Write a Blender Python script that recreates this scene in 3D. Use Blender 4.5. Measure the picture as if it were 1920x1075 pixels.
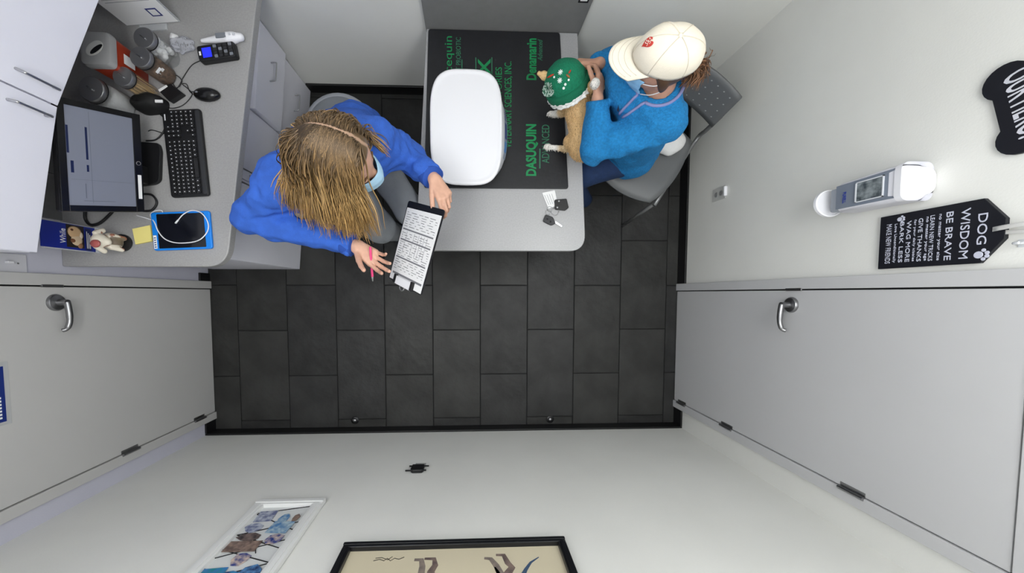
import bpy, math, random
import numpy as np
from mathutils import Vector, Matrix
for o in list(bpy.data.objects): bpy.data.objects.remove(o, do_unlink=True)
SC = bpy.context.scene
COL = SC.collection
random.seed(7); RNG = np.random.default_rng(7)
PI = math.pi
# ---------------------------------------------------------------- camera
FPX, CX, CY, CH = 695.1978, 908.5273, 588.7723, 2.4746
RX, RY, RZ = -0.0550, -0.0408, -0.0026
def _rot(a, b, c):
    A = np.array([[1,0,0],[0,math.cos(a),-math.sin(a)],[0,math.sin(a),math.cos(a)]])
    B = np.array([[math.cos(b),0,math.sin(b)],[0,1,0],[-math.sin(b),0,math.cos(b)]])
    C = np.array([[math.cos(c),-math.sin(c),0],[math.sin(c),math.cos(c),0],[0,0,1]])
    return A @ B @ C
RC = _rot(RX, RY, RZ)
cam = bpy.data.cameras.new('camera'); camo = bpy.data.objects.new('camera', cam); COL.objects.link(camo)
cam.sensor_fit = 'HORIZONTAL'; cam.sensor_width = 36.0; cam.lens = FPX * 36.0 / 1920
cam.shift_x = (960 - CX) / 1920; cam.shift_y = (CY - 537.5) / 1920
cam.clip_start = 0.01
camo.matrix_world = Matrix.Translation((0, 0, CH)) @ Matrix([list(r) for r in RC]).to_4x4()
SC.camera = camo
# ---------------------------------------------------------------- world, light levels, exposure
wd = bpy.data.worlds.new('world'); SC.world = wd; wd.use_nodes = True
wd.node_tree.nodes['Background'].inputs[0].default_value = (.8, .85, .9, 1)
wd.node_tree.nodes['Background'].inputs[1].default_value = 0.05
PANELS = [(-0.55, 0.0), (0.80, 0.08)]          # two ceiling troffers (x, y)
PANEL_STRENGTH = 8.6
SC.view_settings.view_transform = 'Standard'; SC.view_settings.look = 'None'
SC.view_settings.gamma = 1; SC.view_settings.use_curve_mapping = False
SC.view_settings.exposure = 0.0
try: SC.cycles.use_denoising = True
except Exception: pass
# ---------------------------------------------------------------- helpers
def ray(u, v):
    D = RC @ np.array([(u - CX) / FPX, -(v - CY) / FPX, -1.0]); return D
def G(u, v, z):            # point of the photograph on a level at height z
    D = ray(u, v); t = (z - CH) / D[2]; return Vector((D[0]*t, D[1]*t, z))
def GX(u, v, x):
    D = ray(u, v); t = x / D[0]; return Vector((x, D[1]*t, CH + D[2]*t))
def GY(u, v, y):
    D = ray(u, v); t = y / D[1]; return Vector((D[0]*t, y, CH + D[2]*t))
def lin(c):
    out = []
    for x in c[:3]:
        x /= 255.0; out.append(x/12.92 if x <= .04045 else ((x+.055)/1.055)**2.4)
    return (*out, 1.0)
MATS = {}
def mat(name, col, rough=.5, metal=0., var=0., vscale=8., bump=0., bscale=60., spec=.5, col2=None, emit=0., alpha=1., trans=0., attr=False, wave=None, coat=0., sheen=0., detail=4, ior=1.45):
    if name in MATS: return MATS[name]
    m = bpy.data.materials.new(name); MATS[name] = m; m.use_nodes = True
    nt = m.node_tree; N = nt.nodes; b = N['Principled BSDF']; L = nt.links
    c = lin(col); b.inputs['Base Color'].default_value = c
    b.inputs['Roughness'].default_value = rough; b.inputs['Metallic'].default_value = metal
    b.inputs['Specular IOR Level'].default_value = spec; b.inputs['IOR'].default_value = ior
    b.inputs['Coat Weight'].default_value = coat; b.inputs['Sheen Weight'].default_value = sheen
    b.inputs['Alpha'].default_value = alpha; b.inputs['Transmission Weight'].default_value = trans
    tc = N.new('ShaderNodeTexCoord')
    src = None
    if attr:
        a = N.new('ShaderNodeAttribute'); a.attribute_name = 'Col'; src = a.outputs['Color']
    if var > 0 or col2 is not None:
        n = N.new('ShaderNodeTexNoise'); n.inputs['Scale'].default_value = vscale; n.inputs['Detail'].default_value = detail
        L.new(tc.outputs['Object'], n.inputs['Vector'])
        r = N.new('ShaderNodeValToRGB'); r.color_ramp.elements[0].position = .35; r.color_ramp.elements[1].position = .65
        if col2 is not None: c0, c1 = c, lin(col2)
        else:
            c0 = tuple(min(1, x*(1-var)) for x in c[:3]) + (1,); c1 = tuple(min(1, x*(1+var)) for x in c[:3]) + (1,)
        r.color_ramp.elements[0].color = c0; r.color_ramp.elements[1].color = c1
        L.new(n.outputs['Fac'], r.inputs['Fac'])
        if src is not None:
            mx = N.new('ShaderNodeMixRGB'); mx.blend_type = 'MULTIPLY'; mx.inputs[0].default_value = 1
            r.color_ramp.elements[0].color = (1-var, 1-var, 1-var, 1); r.color_ramp.elements[1].color = (1, 1, 1, 1)
            L.new(src, mx.inputs[1]); L.new(r.outputs['Color'], mx.inputs[2]); src = mx.outputs[0]
        else: src = r.outputs['Color']
    if src is not None: L.new(src, b.inputs['Base Color'])
    if bump > 0:
        n = N.new('ShaderNodeTexNoise'); n.inputs['Scale'].default_value = bscale; n.inputs['Detail'].default_value = 3
        L.new(tc.outputs['Object'], n.inputs['Vector'])
        bp = N.new('ShaderNodeBump'); bp.inputs['Strength'].default_value = bump; bp.inputs['Distance'].default_value = .01
        L.new(n.outputs['Fac'], bp.inputs['Height']); L.new(bp.outputs['Normal'], b.inputs['Normal'])
    if emit > 0:
        b.inputs['Emission Color'].default_value = c; b.inputs['Emission Strength'].default_value = emit
    m.diffuse_color = c
    return m
def wloc(o):
    v = Vector((0, 0, 0))
    while o is not None: v += o.location; o = o.parent
    return v
class MB:
    def __init__(s): s.v = []; s.f = []; s.col = None
    def add(s, vs, fs):
        k = len(s.v); s.v += [tuple(p) for p in vs]; s.f += [tuple(i + k for i in q) for q in fs]; return s
    def box(s, lo, hi):
        (a, b, c), (d, e, f) = lo, hi
        return s.add([(a,b,c),(d,b,c),(d,e,c),(a,e,c),(a,b,f),(d,b,f),(d,e,f),(a,e,f)],
                     [(0,3,2,1),(4,5,6,7),(0,1,5,4),(1,2,6,5),(2,3,7,6),(3,0,4,7)])
    def obox(s, o, X, Y, Z, a, b, c):      # oriented box: centre o, unit axes, half sizes
        o = Vector(o); X = Vector(X)*a; Y = Vector(Y)*b; Z = Vector(Z)*c
        vs = [o + X*i + Y*j + Z*k for k in (-1, 1) for i, j in ((-1,-1),(1,-1),(1,1),(-1,1))]
        return s.add(vs, [(0,3,2,1),(4,5,6,7),(0,1,5,4),(1,2,6,5),(2,3,7,6),(3,0,4,7)])
    def prism(s, poly, z0, z1, fr=None):   # poly 2-D, extruded along frame Z
        n = len(poly); o, X, Y, Z = fr or (Vector((0,0,0)), Vector((1,0,0)), Vector((0,1,0)), Vector((0,0,1)))
        vs = [o + X*p[0] + Y*p[1] + Z*z0 for p in poly] + [o + X*p[0] + Y*p[1] + Z*z1 for p in poly]
        fs = [tuple(range(n-1, -1, -1)), tuple(range(n, 2*n))] + [(i, (i+1) % n, n+(i+1) % n, n+i) for i in range(n)]
        return s.add(vs, fs)
    def loft(s, loops, cap0=True, cap1=True):
        n = len(loops[0]); vs = [p for l in loops for p in l]; fs = []
        for j in range(len(loops)-1):
            fs += [(j*n+i, j*n+(i+1) % n, (j+1)*n+(i+1) % n, (j+1)*n+i) for i in range(n)]
        if cap0: fs.append(tuple(range(n-1, -1, -1)))
        if cap1: fs.append(tuple(range((len(loops)-1)*n, len(loops)*n)))
        return s.add(vs, fs)
    def lathe(s, prof, n=24, fr=None, sx=1, sy=1):
        o, X, Y, Z = fr if fr else (Vector((0,0,0)), Vector((1,0,0)), Vector((0,1,0)), Vector((0,0,1)))
        loops = [[o + X*(sx*r*math.cos(2*PI*i/n)) + Y*(sy*r*math.sin(2*PI*i/n)) + Z*z for i in range(n)] for r, z in prof]
        return s.loft(loops)
    def tube(s, pts, r, n=8, up=None):
        pts = [Vector(p) for p in pts]; m = len(pts); rs = r if isinstance(r, (list, tuple)) else [r]*m
        loops = []; prev = None
        for i, p in enumerate(pts):
            t = (pts[min(i+1, m-1)] - pts[max(i-1, 0)])
            if t.length < 1e-9: t = Vector((0, 0, 1))
            t.normalize()
            if prev is None:
                a = Vector((0, 0, 1)) if abs(t.z) < .9 else Vector((1, 0, 0))
                x = t.cross(a).normalized()
            else:
                x = prev - t*prev.dot(t)
                x = x.normalized() if x.length > 1e-6 else t.orthogonal().normalized()
            prev = x; y = t.cross(x)
            loops.append([p + (x*math.cos(2*PI*k/n) + y*math.sin(2*PI*k/n))*rs[i] for k in range(n)])
        return s.loft(loops)
    def grid(s, fn, nu, nv, wrap=False):
        vs = [fn(i/(nu-1) if not wrap else i/nu, j/(nv-1)) for j in range(nv) for i in range(nu)]
        fs = []
        for j in range(nv-1):
            for i in range(nu if wrap else nu-1):
                k = (i+1) % nu; fs.append((j*nu+i, j*nu+k, (j+1)*nu+k, (j+1)*nu+i))
        return s.add(vs, fs)
    def plate(s, fn, nu, nv, nrm):         # thin shell with thickness vector nrm
        a = [Vector(fn(i/(nu-1), j/(nv-1))) for j in range(nv) for i in range(nu)]; nrm = Vector(nrm); n = nu*nv
        fs = []
        for j in range(nv-1):
            for i in range(nu-1):
                q = (j*nu+i, j*nu+i+1, (j+1)*nu+i+1, (j+1)*nu+i); fs += [q, tuple(k+n for k in q[::-1])]
        edge = [i for i in range(nu)] + [j*nu+nu-1 for j in range(1, nv)] + [(nv-1)*nu+i for i in range(nu-2, -1, -1)] + [j*nu for j in range(nv-2, 0, -1)]
        fs += [(edge[i], edge[i]+n, edge[(i+1) % len(edge)]+n, edge[(i+1) % len(edge)]) for i in range(len(edge))]
        return s.add(a + [p + nrm for p in a], fs)
    def build(s, name, m, parent=None, smooth=False, bevel=0., seg=2, cols=None, sharp=None):
        off = wloc(parent) if parent else Vector((0, 0, 0))
        me = bpy.data.meshes.new(name)
        me.from_pydata([(p[0]-off.x, p[1]-off.y, p[2]-off.z) for p in s.v], [], s.f); me.update()
        import bmesh
        bm = bmesh.new(); bm.from_mesh(me); bmesh.ops.recalc_face_normals(bm, faces=bm.faces); bm.to_mesh(me); bm.free()
        if smooth:
            me.polygons.foreach_set('use_smooth', [True]*len(me.polygons))
            if sharp is not None:
                try: me.set_sharp_from_angle(angle=math.radians(sharp))
                except Exception: pass
        if cols is not None:
            a = me.color_attributes.new('Col', 'FLOAT_COLOR', 'POINT')
            a.data.foreach_set('color', np.asarray(cols, np.float32).ravel())
        o = bpy.data.objects.new(name, me); COL.objects.link(o); me.materials.append(m)
        if parent: o.parent = parent
        if bevel > 0:
            b = o.modifiers.new('bevel', 'BEVEL'); b.width = bevel; b.segments = seg; b.limit_method = 'ANGLE'; b.angle_limit = .6
        return o
def tag(o, label=None, cat=None, group=None, kind=None):
    if label: o['label'] = label
    if cat: o['category'] = cat
    if group: o['group'] = group
    if kind: o['kind'] = kind
    return o
def thing(name, label, cat, loc=(0, 0, 0), group=None):
    o = bpy.data.objects.new(name, None); COL.objects.link(o); o.location = loc; o.empty_display_size = .05
    return tag(o, label, cat, group)
def box(name, lo, hi, m, parent=None, bevel=0.): return MB().box(lo, hi).build(name, m, parent, bevel=bevel)
def V(*a): return Vector(a)
def rrect(a, b, r, n=6, c=(0, 0)):         # rounded rectangle half sizes a, b
    out = []
    for (sx, sy, t0) in ((1,1,0),(-1,1,PI/2),(-1,-1,PI),(1,-1,1.5*PI)):
        for k in range(n+1):
            t = t0 + PI/2*k/n; out.append((c[0]+sx*(a-r)+r*math.cos(t), c[1]+sy*(b-r)+r*math.sin(t)))
    return out
def poly_round(pts, rad, n=6):             # round the corners of a polygon, rad per corner
    out = []; m = len(pts)
    for i, p in enumerate(pts):
        p = Vector(p[:2]); a = Vector(pts[i-1][:2]); b = Vector(pts[(i+1) % m][:2]); r = rad[i]
        if r <= 0: out.append(tuple(p)); continue
        d1 = (a-p).normalized(); d2 = (b-p).normalized()
        A = p + d1*r; B = p + d2*r
        for k in range(n+1):
            t = k/n; out.append(tuple(A*(1-t)**2 + p*2*t*(1-t) + B*t*t))
    return out
def cat_rom(pts, n=8):
    pts = [Vector(p) for p in pts]; out = []
    for i in range(len(pts)-1):
        p0, p1, p2, p3 = pts[max(i-1, 0)], pts[i], pts[i+1], pts[min(i+2, len(pts)-1)]
        for k in range(n):
            t = k/n; out.append(.5*((2*p1) + (p2-p0)*t + (2*p0-5*p1+4*p2-p3)*t*t + (3*p1-p0-3*p2+p3)*t**3))
    out.append(pts[-1]); return out
FONTS = []
def text(s, o, X, Y, size, m, parent, name='lettering', ext=.0006, width=None, align='CENTER', bold=0., height=None, shear=0.):
    cu = bpy.data.curves.new(name, 'FONT'); cu.body = s; cu.size = 1; cu.align_x = align; cu.align_y = 'CENTER'; cu.extrude = .01; cu.offset = bold; cu.shear = shear
    cu.resolution_u = 3
    ob = bpy.data.objects.new(name, cu); COL.objects.link(ob); ob.parent = parent
    FONTS.append((ob, Vector(o) - wloc(parent), Vector(X).normalized(), Vector(Y).normalized(), size, width, height, ext, m, align)); return ob
def finish_text():
    dg = bpy.context.evaluated_depsgraph_get(); dg.update()
    for ob, o, X, Y, size, width, height, ext, m, align in FONTS:
        me = bpy.data.meshes.new_from_object(ob.evaluated_get(dg))
        n = len(me.vertices); co = np.empty(n*3); me.vertices.foreach_get('co', co); co = co.reshape(-1, 3)
        lo, hi = co.min(0), co.max(0); w = hi[0]-lo[0]; h = hi[1]-lo[1]
        kx = width/w if width else size; ky = height/h if height else size
        mid = (lo+hi)/2
        x = (co[:, 0]-mid[0])*kx; y = (co[:, 1]-mid[1])*ky; z = np.sign(co[:, 2])*ext
        Z = X.cross(Y)
        W = np.array(o)[None] + x[:, None]*np.array(X) + y[:, None]*np.array(Y) + z[:, None]*np.array(Z)
        me.vertices.foreach_set('co', W.ravel()); me.update(); me.materials.clear(); me.materials.append(m)
        nm = ob.name; par = ob.parent; cu = ob.data
        bpy.data.objects.remove(ob, do_unlink=True)
        q = bpy.data.objects.new('lettering', me); COL.objects.link(q); q.parent = par
        if nm.split('.')[0] != 'lettering': q.name = nm
# ---- implicit surfaces (smooth unions of tapered limbs, meshed with surface nets)
def A3(p): return np.asarray(p, float)
def cap(P, a, b, ra, rb):
    a = A3(a); b = A3(b); d = b-a; t = np.clip(((P-a)@d)/max(d@d, 1e-12), 0, 1)
    return np.linalg.norm(P - a - t[:, None]*d, axis=1) - (ra + (rb-ra)*t)
def ell(P, c, r, Rm=None):
    q = P - A3(c)
    if Rm is not None: q = q @ A3(Rm)      # columns are the local axes
    r = A3(r); k0 = np.linalg.norm(q/r, axis=1); k1 = np.linalg.norm(q/(r*r), axis=1)
    return k0*(k0-1)/np.maximum(k1, 1e-9)
def smin(a, b, k):
    h = np.clip(.5 + .5*(b-a)/k, 0, 1); return b + (a-b)*h - k*h*(1-h)
def smax(a, b, k): return -smin(-a, -b, k)
def nets(fn, lo, hi, h):
    lo = A3(lo); hi = A3(hi); n = np.ceil((hi-lo)/h).astype(int)+1
    ax = [lo[i] + h*np.arange(n[i]) for i in range(3)]
    D = np.empty(n, np.float32)
    step = max(1, int(400000/(n[1]*n[2])))
    for i in range(0, n[0], step):
        g = np.stack(np.meshgrid(ax[0][i:i+step], ax[1], ax[2], indexing='ij'), -1).reshape(-1, 3)
        D[i:i+step] = fn(g).reshape(-1, n[1], n[2])
    ins = D < 0
    c = [n[0]-1, n[1]-1, n[2]-1]
    cnt = np.zeros(c, np.int8)
    sl = lambda a, i, j, k: a[i:i+c[0], j:j+c[1], k:k+c[2]]
    for i in (0, 1):
        for j in (0, 1):
            for k in (0, 1): cnt += sl(ins, i, j, k)
    act = (cnt > 0) & (cnt < 8); idx = -np.ones(c, np.int64); cells = np.argwhere(act); idx[act] = np.arange(len(cells))
    S = np.zeros((len(cells), 3)); M = np.zeros(len(cells))
    co = [(i, j, k) for i in (0, 1) for j in (0, 1) for k in (0, 1)]
    for a in co:
        for axd in range(3):
            if a[axd] == 1: continue
            b = list(a); b[axd] = 1
            da = D[cells[:, 0]+a[0], cells[:, 1]+a[1], cells[:, 2]+a[2]]; db = D[cells[:, 0]+b[0], cells[:, 1]+b[1], cells[:, 2]+b[2]]
            x = (da < 0) != (db < 0); t = np.where(x, da/np.where(x, da-db, 1), 0)
            p = np.repeat(A3(a)[None], len(cells), 0); p[:, axd] += t
            S += np.where(x[:, None], p, 0); M += x
    vs = lo + h*(cells + S/M[:, None])
    F = []
    for axd in range(3):
        o1, o2 = (axd+1) % 3, (axd+2) % 3
        s0 = [slice(1, None)]*3; s0[axd] = slice(0, -1); s1 = list(s0); s1[axd] = slice(1, None)
        a0 = ins[tuple(s0)]; a1 = ins[tuple(s1)]; e = np.argwhere(a0 != a1)
        if len(e) == 0: continue
        e = e + 1; e[:, axd] -= 1
        ok = (e[:, o1] < c[o1]) & (e[:, o2] < c[o2]) & (e[:, axd] < c[axd]); e = e[ok]
        def at(d1, d2):
            q = e.copy(); q[:, o1] -= d1; q[:, o2] -= d2; return idx[q[:, 0], q[:, 1], q[:, 2]]
        quad = np.stack([at(1, 1), at(0, 1), at(0, 0), at(1, 0)], 1)
        flip = ~ins[e[:, 0], e[:, 1], e[:, 2]]; quad[flip] = quad[flip][:, ::-1]
        F.append(quad[(quad >= 0).all(1)])
    return vs, np.concatenate(F)
def blob(name, fn, lo, hi, h, m, parent, colfn=None, extra=None):
    vs, fs = nets(fn, lo, hi, h)
    if extra:
        for fn2, lo2, hi2, h2 in extra:
            v2, f2 = nets(fn2, lo2, hi2, h2); fs = np.concatenate([fs, f2+len(vs)]); vs = np.concatenate([vs, v2])
    b = MB(); b.v = [tuple(p) for p in vs]; b.f = [tuple(q) for q in fs.tolist()]
    cols = None
    if colfn is not None:
        c = colfn(vs); cols = np.concatenate([c, np.ones((len(c), 1))], 1)
    return b.build(name, m, parent, smooth=True, cols=cols)
def nz(P, s, seed=0):                      # cheap smooth noise
    q = P*s + seed*1.7
    return (np.sin(q[:, 0]*1.1+1.3*np.sin(q[:, 1]*.9+seed)) + np.sin(q[:, 1]*1.3+1.1*np.sin(q[:, 2]*1.2)) + np.sin(q[:, 2]*1.2+1.2*np.sin(q[:, 0]*.8+2)))/3
def L3(c): return np.array(lin(c)[:3])

# ---------------------------------------------------------------- materials
wall_m = mat('wall_paint_warm_white', (228, 228, 224), .75, var=.02, vscale=3, bump=.05, bscale=180)
wall_lav = mat('wall_paint_lavender_grey', (196, 196, 210), .7, var=.02, vscale=3, bump=.05, bscale=180)
door_m = mat('door_paint_grey_white', (192, 191, 190), .45, var=.015, vscale=2)
door_r = mat('door_paint_cool_white', (196, 196, 198), .45, var=.015, vscale=2)
base_m = mat('black_vinyl_base', (16, 16, 18), .45)
lam_m = mat('grey_speckled_laminate', (158, 157, 157), .38, var=.06, vscale=160, detail=6)
lamt_m = mat('pale_speckled_laminate', (168, 168, 170), .32, var=.055, vscale=150, detail=6)
lamd_m = mat('dark_grey_laminate', (112, 112, 113), .5, var=.04, vscale=60)
cab_m = mat('grey_cabinet_laminate', (234, 234, 244), .4, var=.02, vscale=3)
ucab_m = mat('white_cabinet_laminate', (226, 226, 238), .4, var=.015, vscale=3)
chrome = mat('brushed_nickel', (190, 190, 192), .28, metal=1)
steel = mat('satin_steel', (150, 150, 152), .35, metal=1)
black_p = mat('black_plastic', (22, 22, 24), .42)
black_g = mat('glossy_black_plastic', (16, 16, 18), .25)
dark_p = mat('charcoal_plastic', (46, 47, 50), .5)
white_p = mat('white_plastic', (235, 235, 240), .35)
white_pp = mat('white_paper', (235, 235, 236), .8)
grey_p = mat('grey_plastic', (120, 124, 132), .5)
slate = [mat('slate_tile_%d' % i, c, .48, spec=.35, var=.26, vscale=v, bump=.35, bscale=22, detail=8) for i, (c, v) in enumerate((((50, 50, 50), 5), ((46, 46, 46), 7), ((53, 53, 52), 4), ((49, 49, 48), 6)))]
grout_m = mat('dark_grout', (26, 26, 27), .8)
ceil_m = mat('ceiling_white', (235, 235, 232), .8)
skin_m = mat('skin', (205, 160, 138), .5, var=.06, vscale=40, bump=.06, bscale=200)
skin2_m = mat('skin_warm', (196, 148, 124), .5, var=.06, vscale=40, bump=.06, bscale=200)
# ---------------------------------------------------------------- room shell
XR, XL, YB, YT, ZC = 1.4237, -1.6838, -0.9044, 1.2868, 0.862
HC = 2.56; T = .1
s = box('floor', (XL-T, YB-T, -.06), (XR+T, YT+T, -.006), grout_m); tag(s, 'dark slate tile floor in running bond', 'floor', kind='structure'); floor = s
TW, TL = .3164, .598
x0 = -1.5094 - TW
tile_cache = {}
ya = G(580, 535, 0).y
for c in range(11):
    xa, xb = x0 + c*TW, x0 + (c+1)*TW
    yo = ya if c % 2 == 0 else G(580, 620, 0).y
    for k in range(-4, 6):
        y0_, y1_ = yo + k*TL, yo + (k+1)*TL
        lo = (max(xa+.003, XL), max(y0_+.003, YB)); hi = (min(xb-.003, XR), min(y1_-.003, YT))
        if hi[0]-lo[0] < .02 or hi[1]-lo[1] < .02: continue
        a, b = hi[0]-lo[0], hi[1]-lo[1]; key = (round(a, 3), round(b, 3), (c*3+k) % 4)
        if key not in tile_cache:
            o = MB().box((-a/2, -b/2, -.012), (a/2, b/2, 0)).build('tile', slate[key[2]], None, bevel=.0015, seg=1); tile_cache[key] = o
        else:
            o = tile_cache[key].copy(); COL.objects.link(o)
        o.location = ((lo[0]+hi[0])/2, (lo[1]+hi[1])/2, RNG.uniform(-.0007, .0004)); o.parent = floor
tag(box('ceiling', (XL-T, YB-T, HC), (XR+T, YT+T, HC+T), ceil_m), 'flat white ceiling above the room', 'ceiling', kind='structure')
tag(box('wall_left', (XL-T, YB-T, 0), (XL, YT+T, HC), wall_lav), 'lavender grey wall behind the monitor and counter', 'wall', kind='structure')
tag(box('wall_right', (XR, YB-T, 0), (XR+T, YT+T, HC), wall_m), 'white wall carrying the hand sanitizer dispenser', 'wall', kind='structure')
tag(box('wall_front', (XL, YB-T, 0), (XR, YB, HC), wall_m), 'white wall carrying the framed pictures', 'wall', kind='structure')
tag(box('wall_back', (XL, YT, 0), (XR, YT+T, HC), wall_m), 'white wall behind the exam table', 'wall', kind='structure')
BH, BT = .09, .012
tag(box('baseboard_front', (XL, YB, 0), (XR, YB+BT, BH), base_m, bevel=.003), 'black vinyl baseboard under the framed pictures', 'baseboard', kind='structure')
tag(box('baseboard_back', (-1.0, YT-BT, 0), (XR, YT, BH), base_m, bevel=.003), 'black vinyl baseboard on the wall behind the table', 'baseboard', kind='structure')
YR1, YR2, YL1, YL2, HD = .0147, -.731, .029, -.7723, 1.60
tag(box('baseboard_right', (XR-BT, YR1+.05, 0), (XR, YT-BT, BH), base_m, bevel=.003), 'black vinyl baseboard beside the chair', 'baseboard', kind='structure')
tag(box('baseboard_right_return', (XR-BT, YB+BT, 0), (XR, YR2-.052, BH), base_m, bevel=.003), 'short black baseboard return in the corner by the door hinges', 'baseboard', kind='structure')
tag(box('baseboard_left_return', (XL, YB+BT, 0), (XL+BT, YL2-.052, BH), base_m, bevel=.003), 'short black baseboard return in the corner below the collage frame', 'baseboard', kind='structure')
tag(box('baseboard_left', (XL, YL1+.05, 0), (XL+BT, .13, BH), base_m, bevel=.003), 'short black baseboard between the counter and door', 'baseboard', kind='structure')
def door(name, xw, sgn, ya, yb, label, zh, hinges, m):
    # xw wall plane, sgn the direction into the room; ya latch side, yb hinge side
    t = thing(name, label, 'door', (xw, (ya+yb)/2, 0)); t['kind'] = 'structure'
    def bx(nm, y0, y1, z0, z1, d0, d1, mm, par=t, bev=.002):
        xs = sorted((xw+sgn*d0, xw+sgn*d1)); return box(nm, (xs[0], y0, z0), (xs[1], y1, z1), mm, par, bevel=bev)
    bx('gap', yb-.004, ya+.004, .0, HD+.006, .0002, .002, base_m, bev=0)
    bx('slab', yb, ya-.002, .006, HD, .002, .012, m)
    f = bx('casing', ya+.004, ya+.05, 0, HD+.05, .0, .018, m); f['label'] = 'upright casing on the latch side'
    bx('casing', yb-.05, yb-.004, 0, HD+.05, .0, .018, m)
    bx('casing', yb-.05, ya+.05, HD+.006, HD+.055, .0, .018, m)
    bx('strike_plate', ya-.004, ya+.008, zh-.03, zh+.05, .012, .0195, steel)
    for z in hinges:
        h = MB().tube([(xw+sgn*.02, yb-.004, z-.045), (xw+sgn*.02, yb-.004, z+.045)], .0075, 10).build('hinge', steel, t, smooth=True, sharp=40)
        bx('hinge_leaf', yb+.002, yb+.016, z-.045, z+.045, .012, .0135, steel)
    yy = ya - .065
    fr = (V(xw+sgn*.012, yy, zh), V(0, 1, 0), V(0, 0, 1), V(sgn, 0, 0))
    l = MB().lathe([(.034, 0), (.034, .006), (.030, .012), (.012, .016), (.012, .05)], 28, fr).build('lever_rose', steel, t, smooth=True, sharp=35)
    P = [(xw+sgn*.058, yy+.004, zh), (xw+sgn*.062, yy-.03, zh-.001), (xw+sgn*.062, yy-.075, zh-.002), (xw+sgn*.056, yy-.105, zh+.004), (xw+sgn*.045, yy-.112, zh+.012)]
    MB().tube(cat_rom(P, 5), [.011]*9+[.010]*6+[.008]*6, 10).build('lever_handle', steel, l, smooth=True)
    return t
door('door_1', XL, 1, YL1, YL2, 'grey white door with lever handle beside the counter', .907, (.15, .62, 1.2), door_m)
door('door_2', XR, -1, YR1, YR2, 'white door with lever handle below the sanitizer dispenser wall', .907, (.10, .53, 1.20), door_r)
# ceiling troffers: frame and diffuser that gives off the room's light
for i, (px_, py_) in enumerate(PANELS):
    t = thing('ceiling_light', ('recessed fluorescent ceiling panel over the counter side', 'recessed fluorescent ceiling panel over the sanitizer side')[i], 'ceiling light', (px_, py_, HC-.03), 'ceiling panels')
    b = MB(); a, c_ = .32, .62
    for lo, hi in (((-a, -c_), (a, -c_+.02)), ((-a, c_-.02), (a, c_)), ((-a, -c_), (-a+.02, c_)), ((a-.02, -c_), (a, c_))):
        b.box((px_+lo[0], py_+lo[1], HC-.03), (px_+hi[0], py_+hi[1], HC-.001))
    b.build('frame', white_p, t)
    box('diffuser', (px_-.3, py_-.6, HC-.022), (px_+.3, py_+.6, HC-.014), mat('lit_diffuser', (251, 253, 252), .6, emit=PANEL_STRENGTH), t)
# ---------------------------------------------------------------- counter: worktop, cabinets
def front_x(y): return -1.0 - .087*(1.28-y)            # cabinet front line
YE = G(250, 500, ZC).y                                  # free end of the worktop
a_ = G(474, 62, ZC); b_ = G(433, 430, ZC); k_ = (b_.x-a_.x)/(b_.y-a_.y)
cfx = lambda y: a_.x + k_*(y-a_.y)
poly = [(XL+.001, YT-.001), (XL+.001, YE), (cfx(YE), YE), (cfx(YT), YT-.001)]
pr = poly_round(poly, [0, 0, .085, 0], 10)
t = thing('worktop', 'grey speckled laminate counter worktop with rounded corner', 'worktop', (-1.35, .7, ZC-.038))
MB().prism(pr, ZC-.038, ZC).build('slab', lam_m, t, bevel=.004)
box('back_splash', (XL+.02, YT-.019, ZC), (cfx(YT), YT-.001, ZC+.09), lamd_m, t, bevel=.002)
box('side_splash', (XL+.001, .30, ZC), (XL+.014, .48, ZC+.30), lamd_m, t, bevel=.001)
box('side_splash', (XL+.001, .483, ZC), (XL+.014, YT-.02, ZC+.30), lamd_m, t, bevel=.001)
def bow_handle(p0, p1, out, r, parent, m=chrome):       # U-shaped wire pull
    p0 = Vector(p0); p1 = Vector(p1); out = Vector(out)
    pts = cat_rom([p0, p0+out*.85+(p1-p0)*.02, p0+out+(p1-p0)*.12, p0+out+(p1-p0)*.88, p1+out*.85-(p1-p0)*.02, p1], 5)
    return MB().tube(pts, r, 8).build('handle', m, parent, smooth=True)
nd = V(1, .087, 0).normalized(); td = V(-.087, 1, 0).normalized()   # outward and along the fronts
def cab_poly(y0, y1, inset): return [(XL+.03, y0), (front_x(y0)-inset, y0), (front_x(y1)-inset, y1), (XL+.03, y1)]
YS = .875; YD = .54; YC0 = YE+.045
t1 = thing('drawer_cabinet', 'pale grey three drawer base cabinet under the card terminal', 'cabinet', (-1.3, 1.07, 0))
MB().prism(cab_poly(YS, YT-.003, .018), .0, ZC-.039).build('body', cab_m, t1)
for (z0, z1, dx) in ((.63, .815, 0), (.375, .622, .022), (.012, .368, 0)):
    y0, y1 = YS+.002, YT-.006
    f = MB().prism([(front_x(y0)-.018, y0), (front_x(y0)+dx, y0), (front_x(y1)+dx, y1), (front_x(y1)-.018, y1)], z0, z1).build('drawer', cab_m, t1, bevel=.002)
    yc = (y0+y1)/2 + .03; zc = z0+(z1-z0)*.55
    bow_handle((front_x(yc-.045)+dx, yc-.045, zc), (front_x(yc+.045)+dx, yc+.045, zc), nd*.028, .0035, f)
t2 = thing('base_cabinet', 'pale grey two door base cabinet behind the seated person in blue hoodie', 'cabinet', (-1.3, .5, 0))
MB().prism(cab_poly(YC0, YS-.002, .018), .0, ZC-.039).build('body', cab_m, t2)
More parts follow.
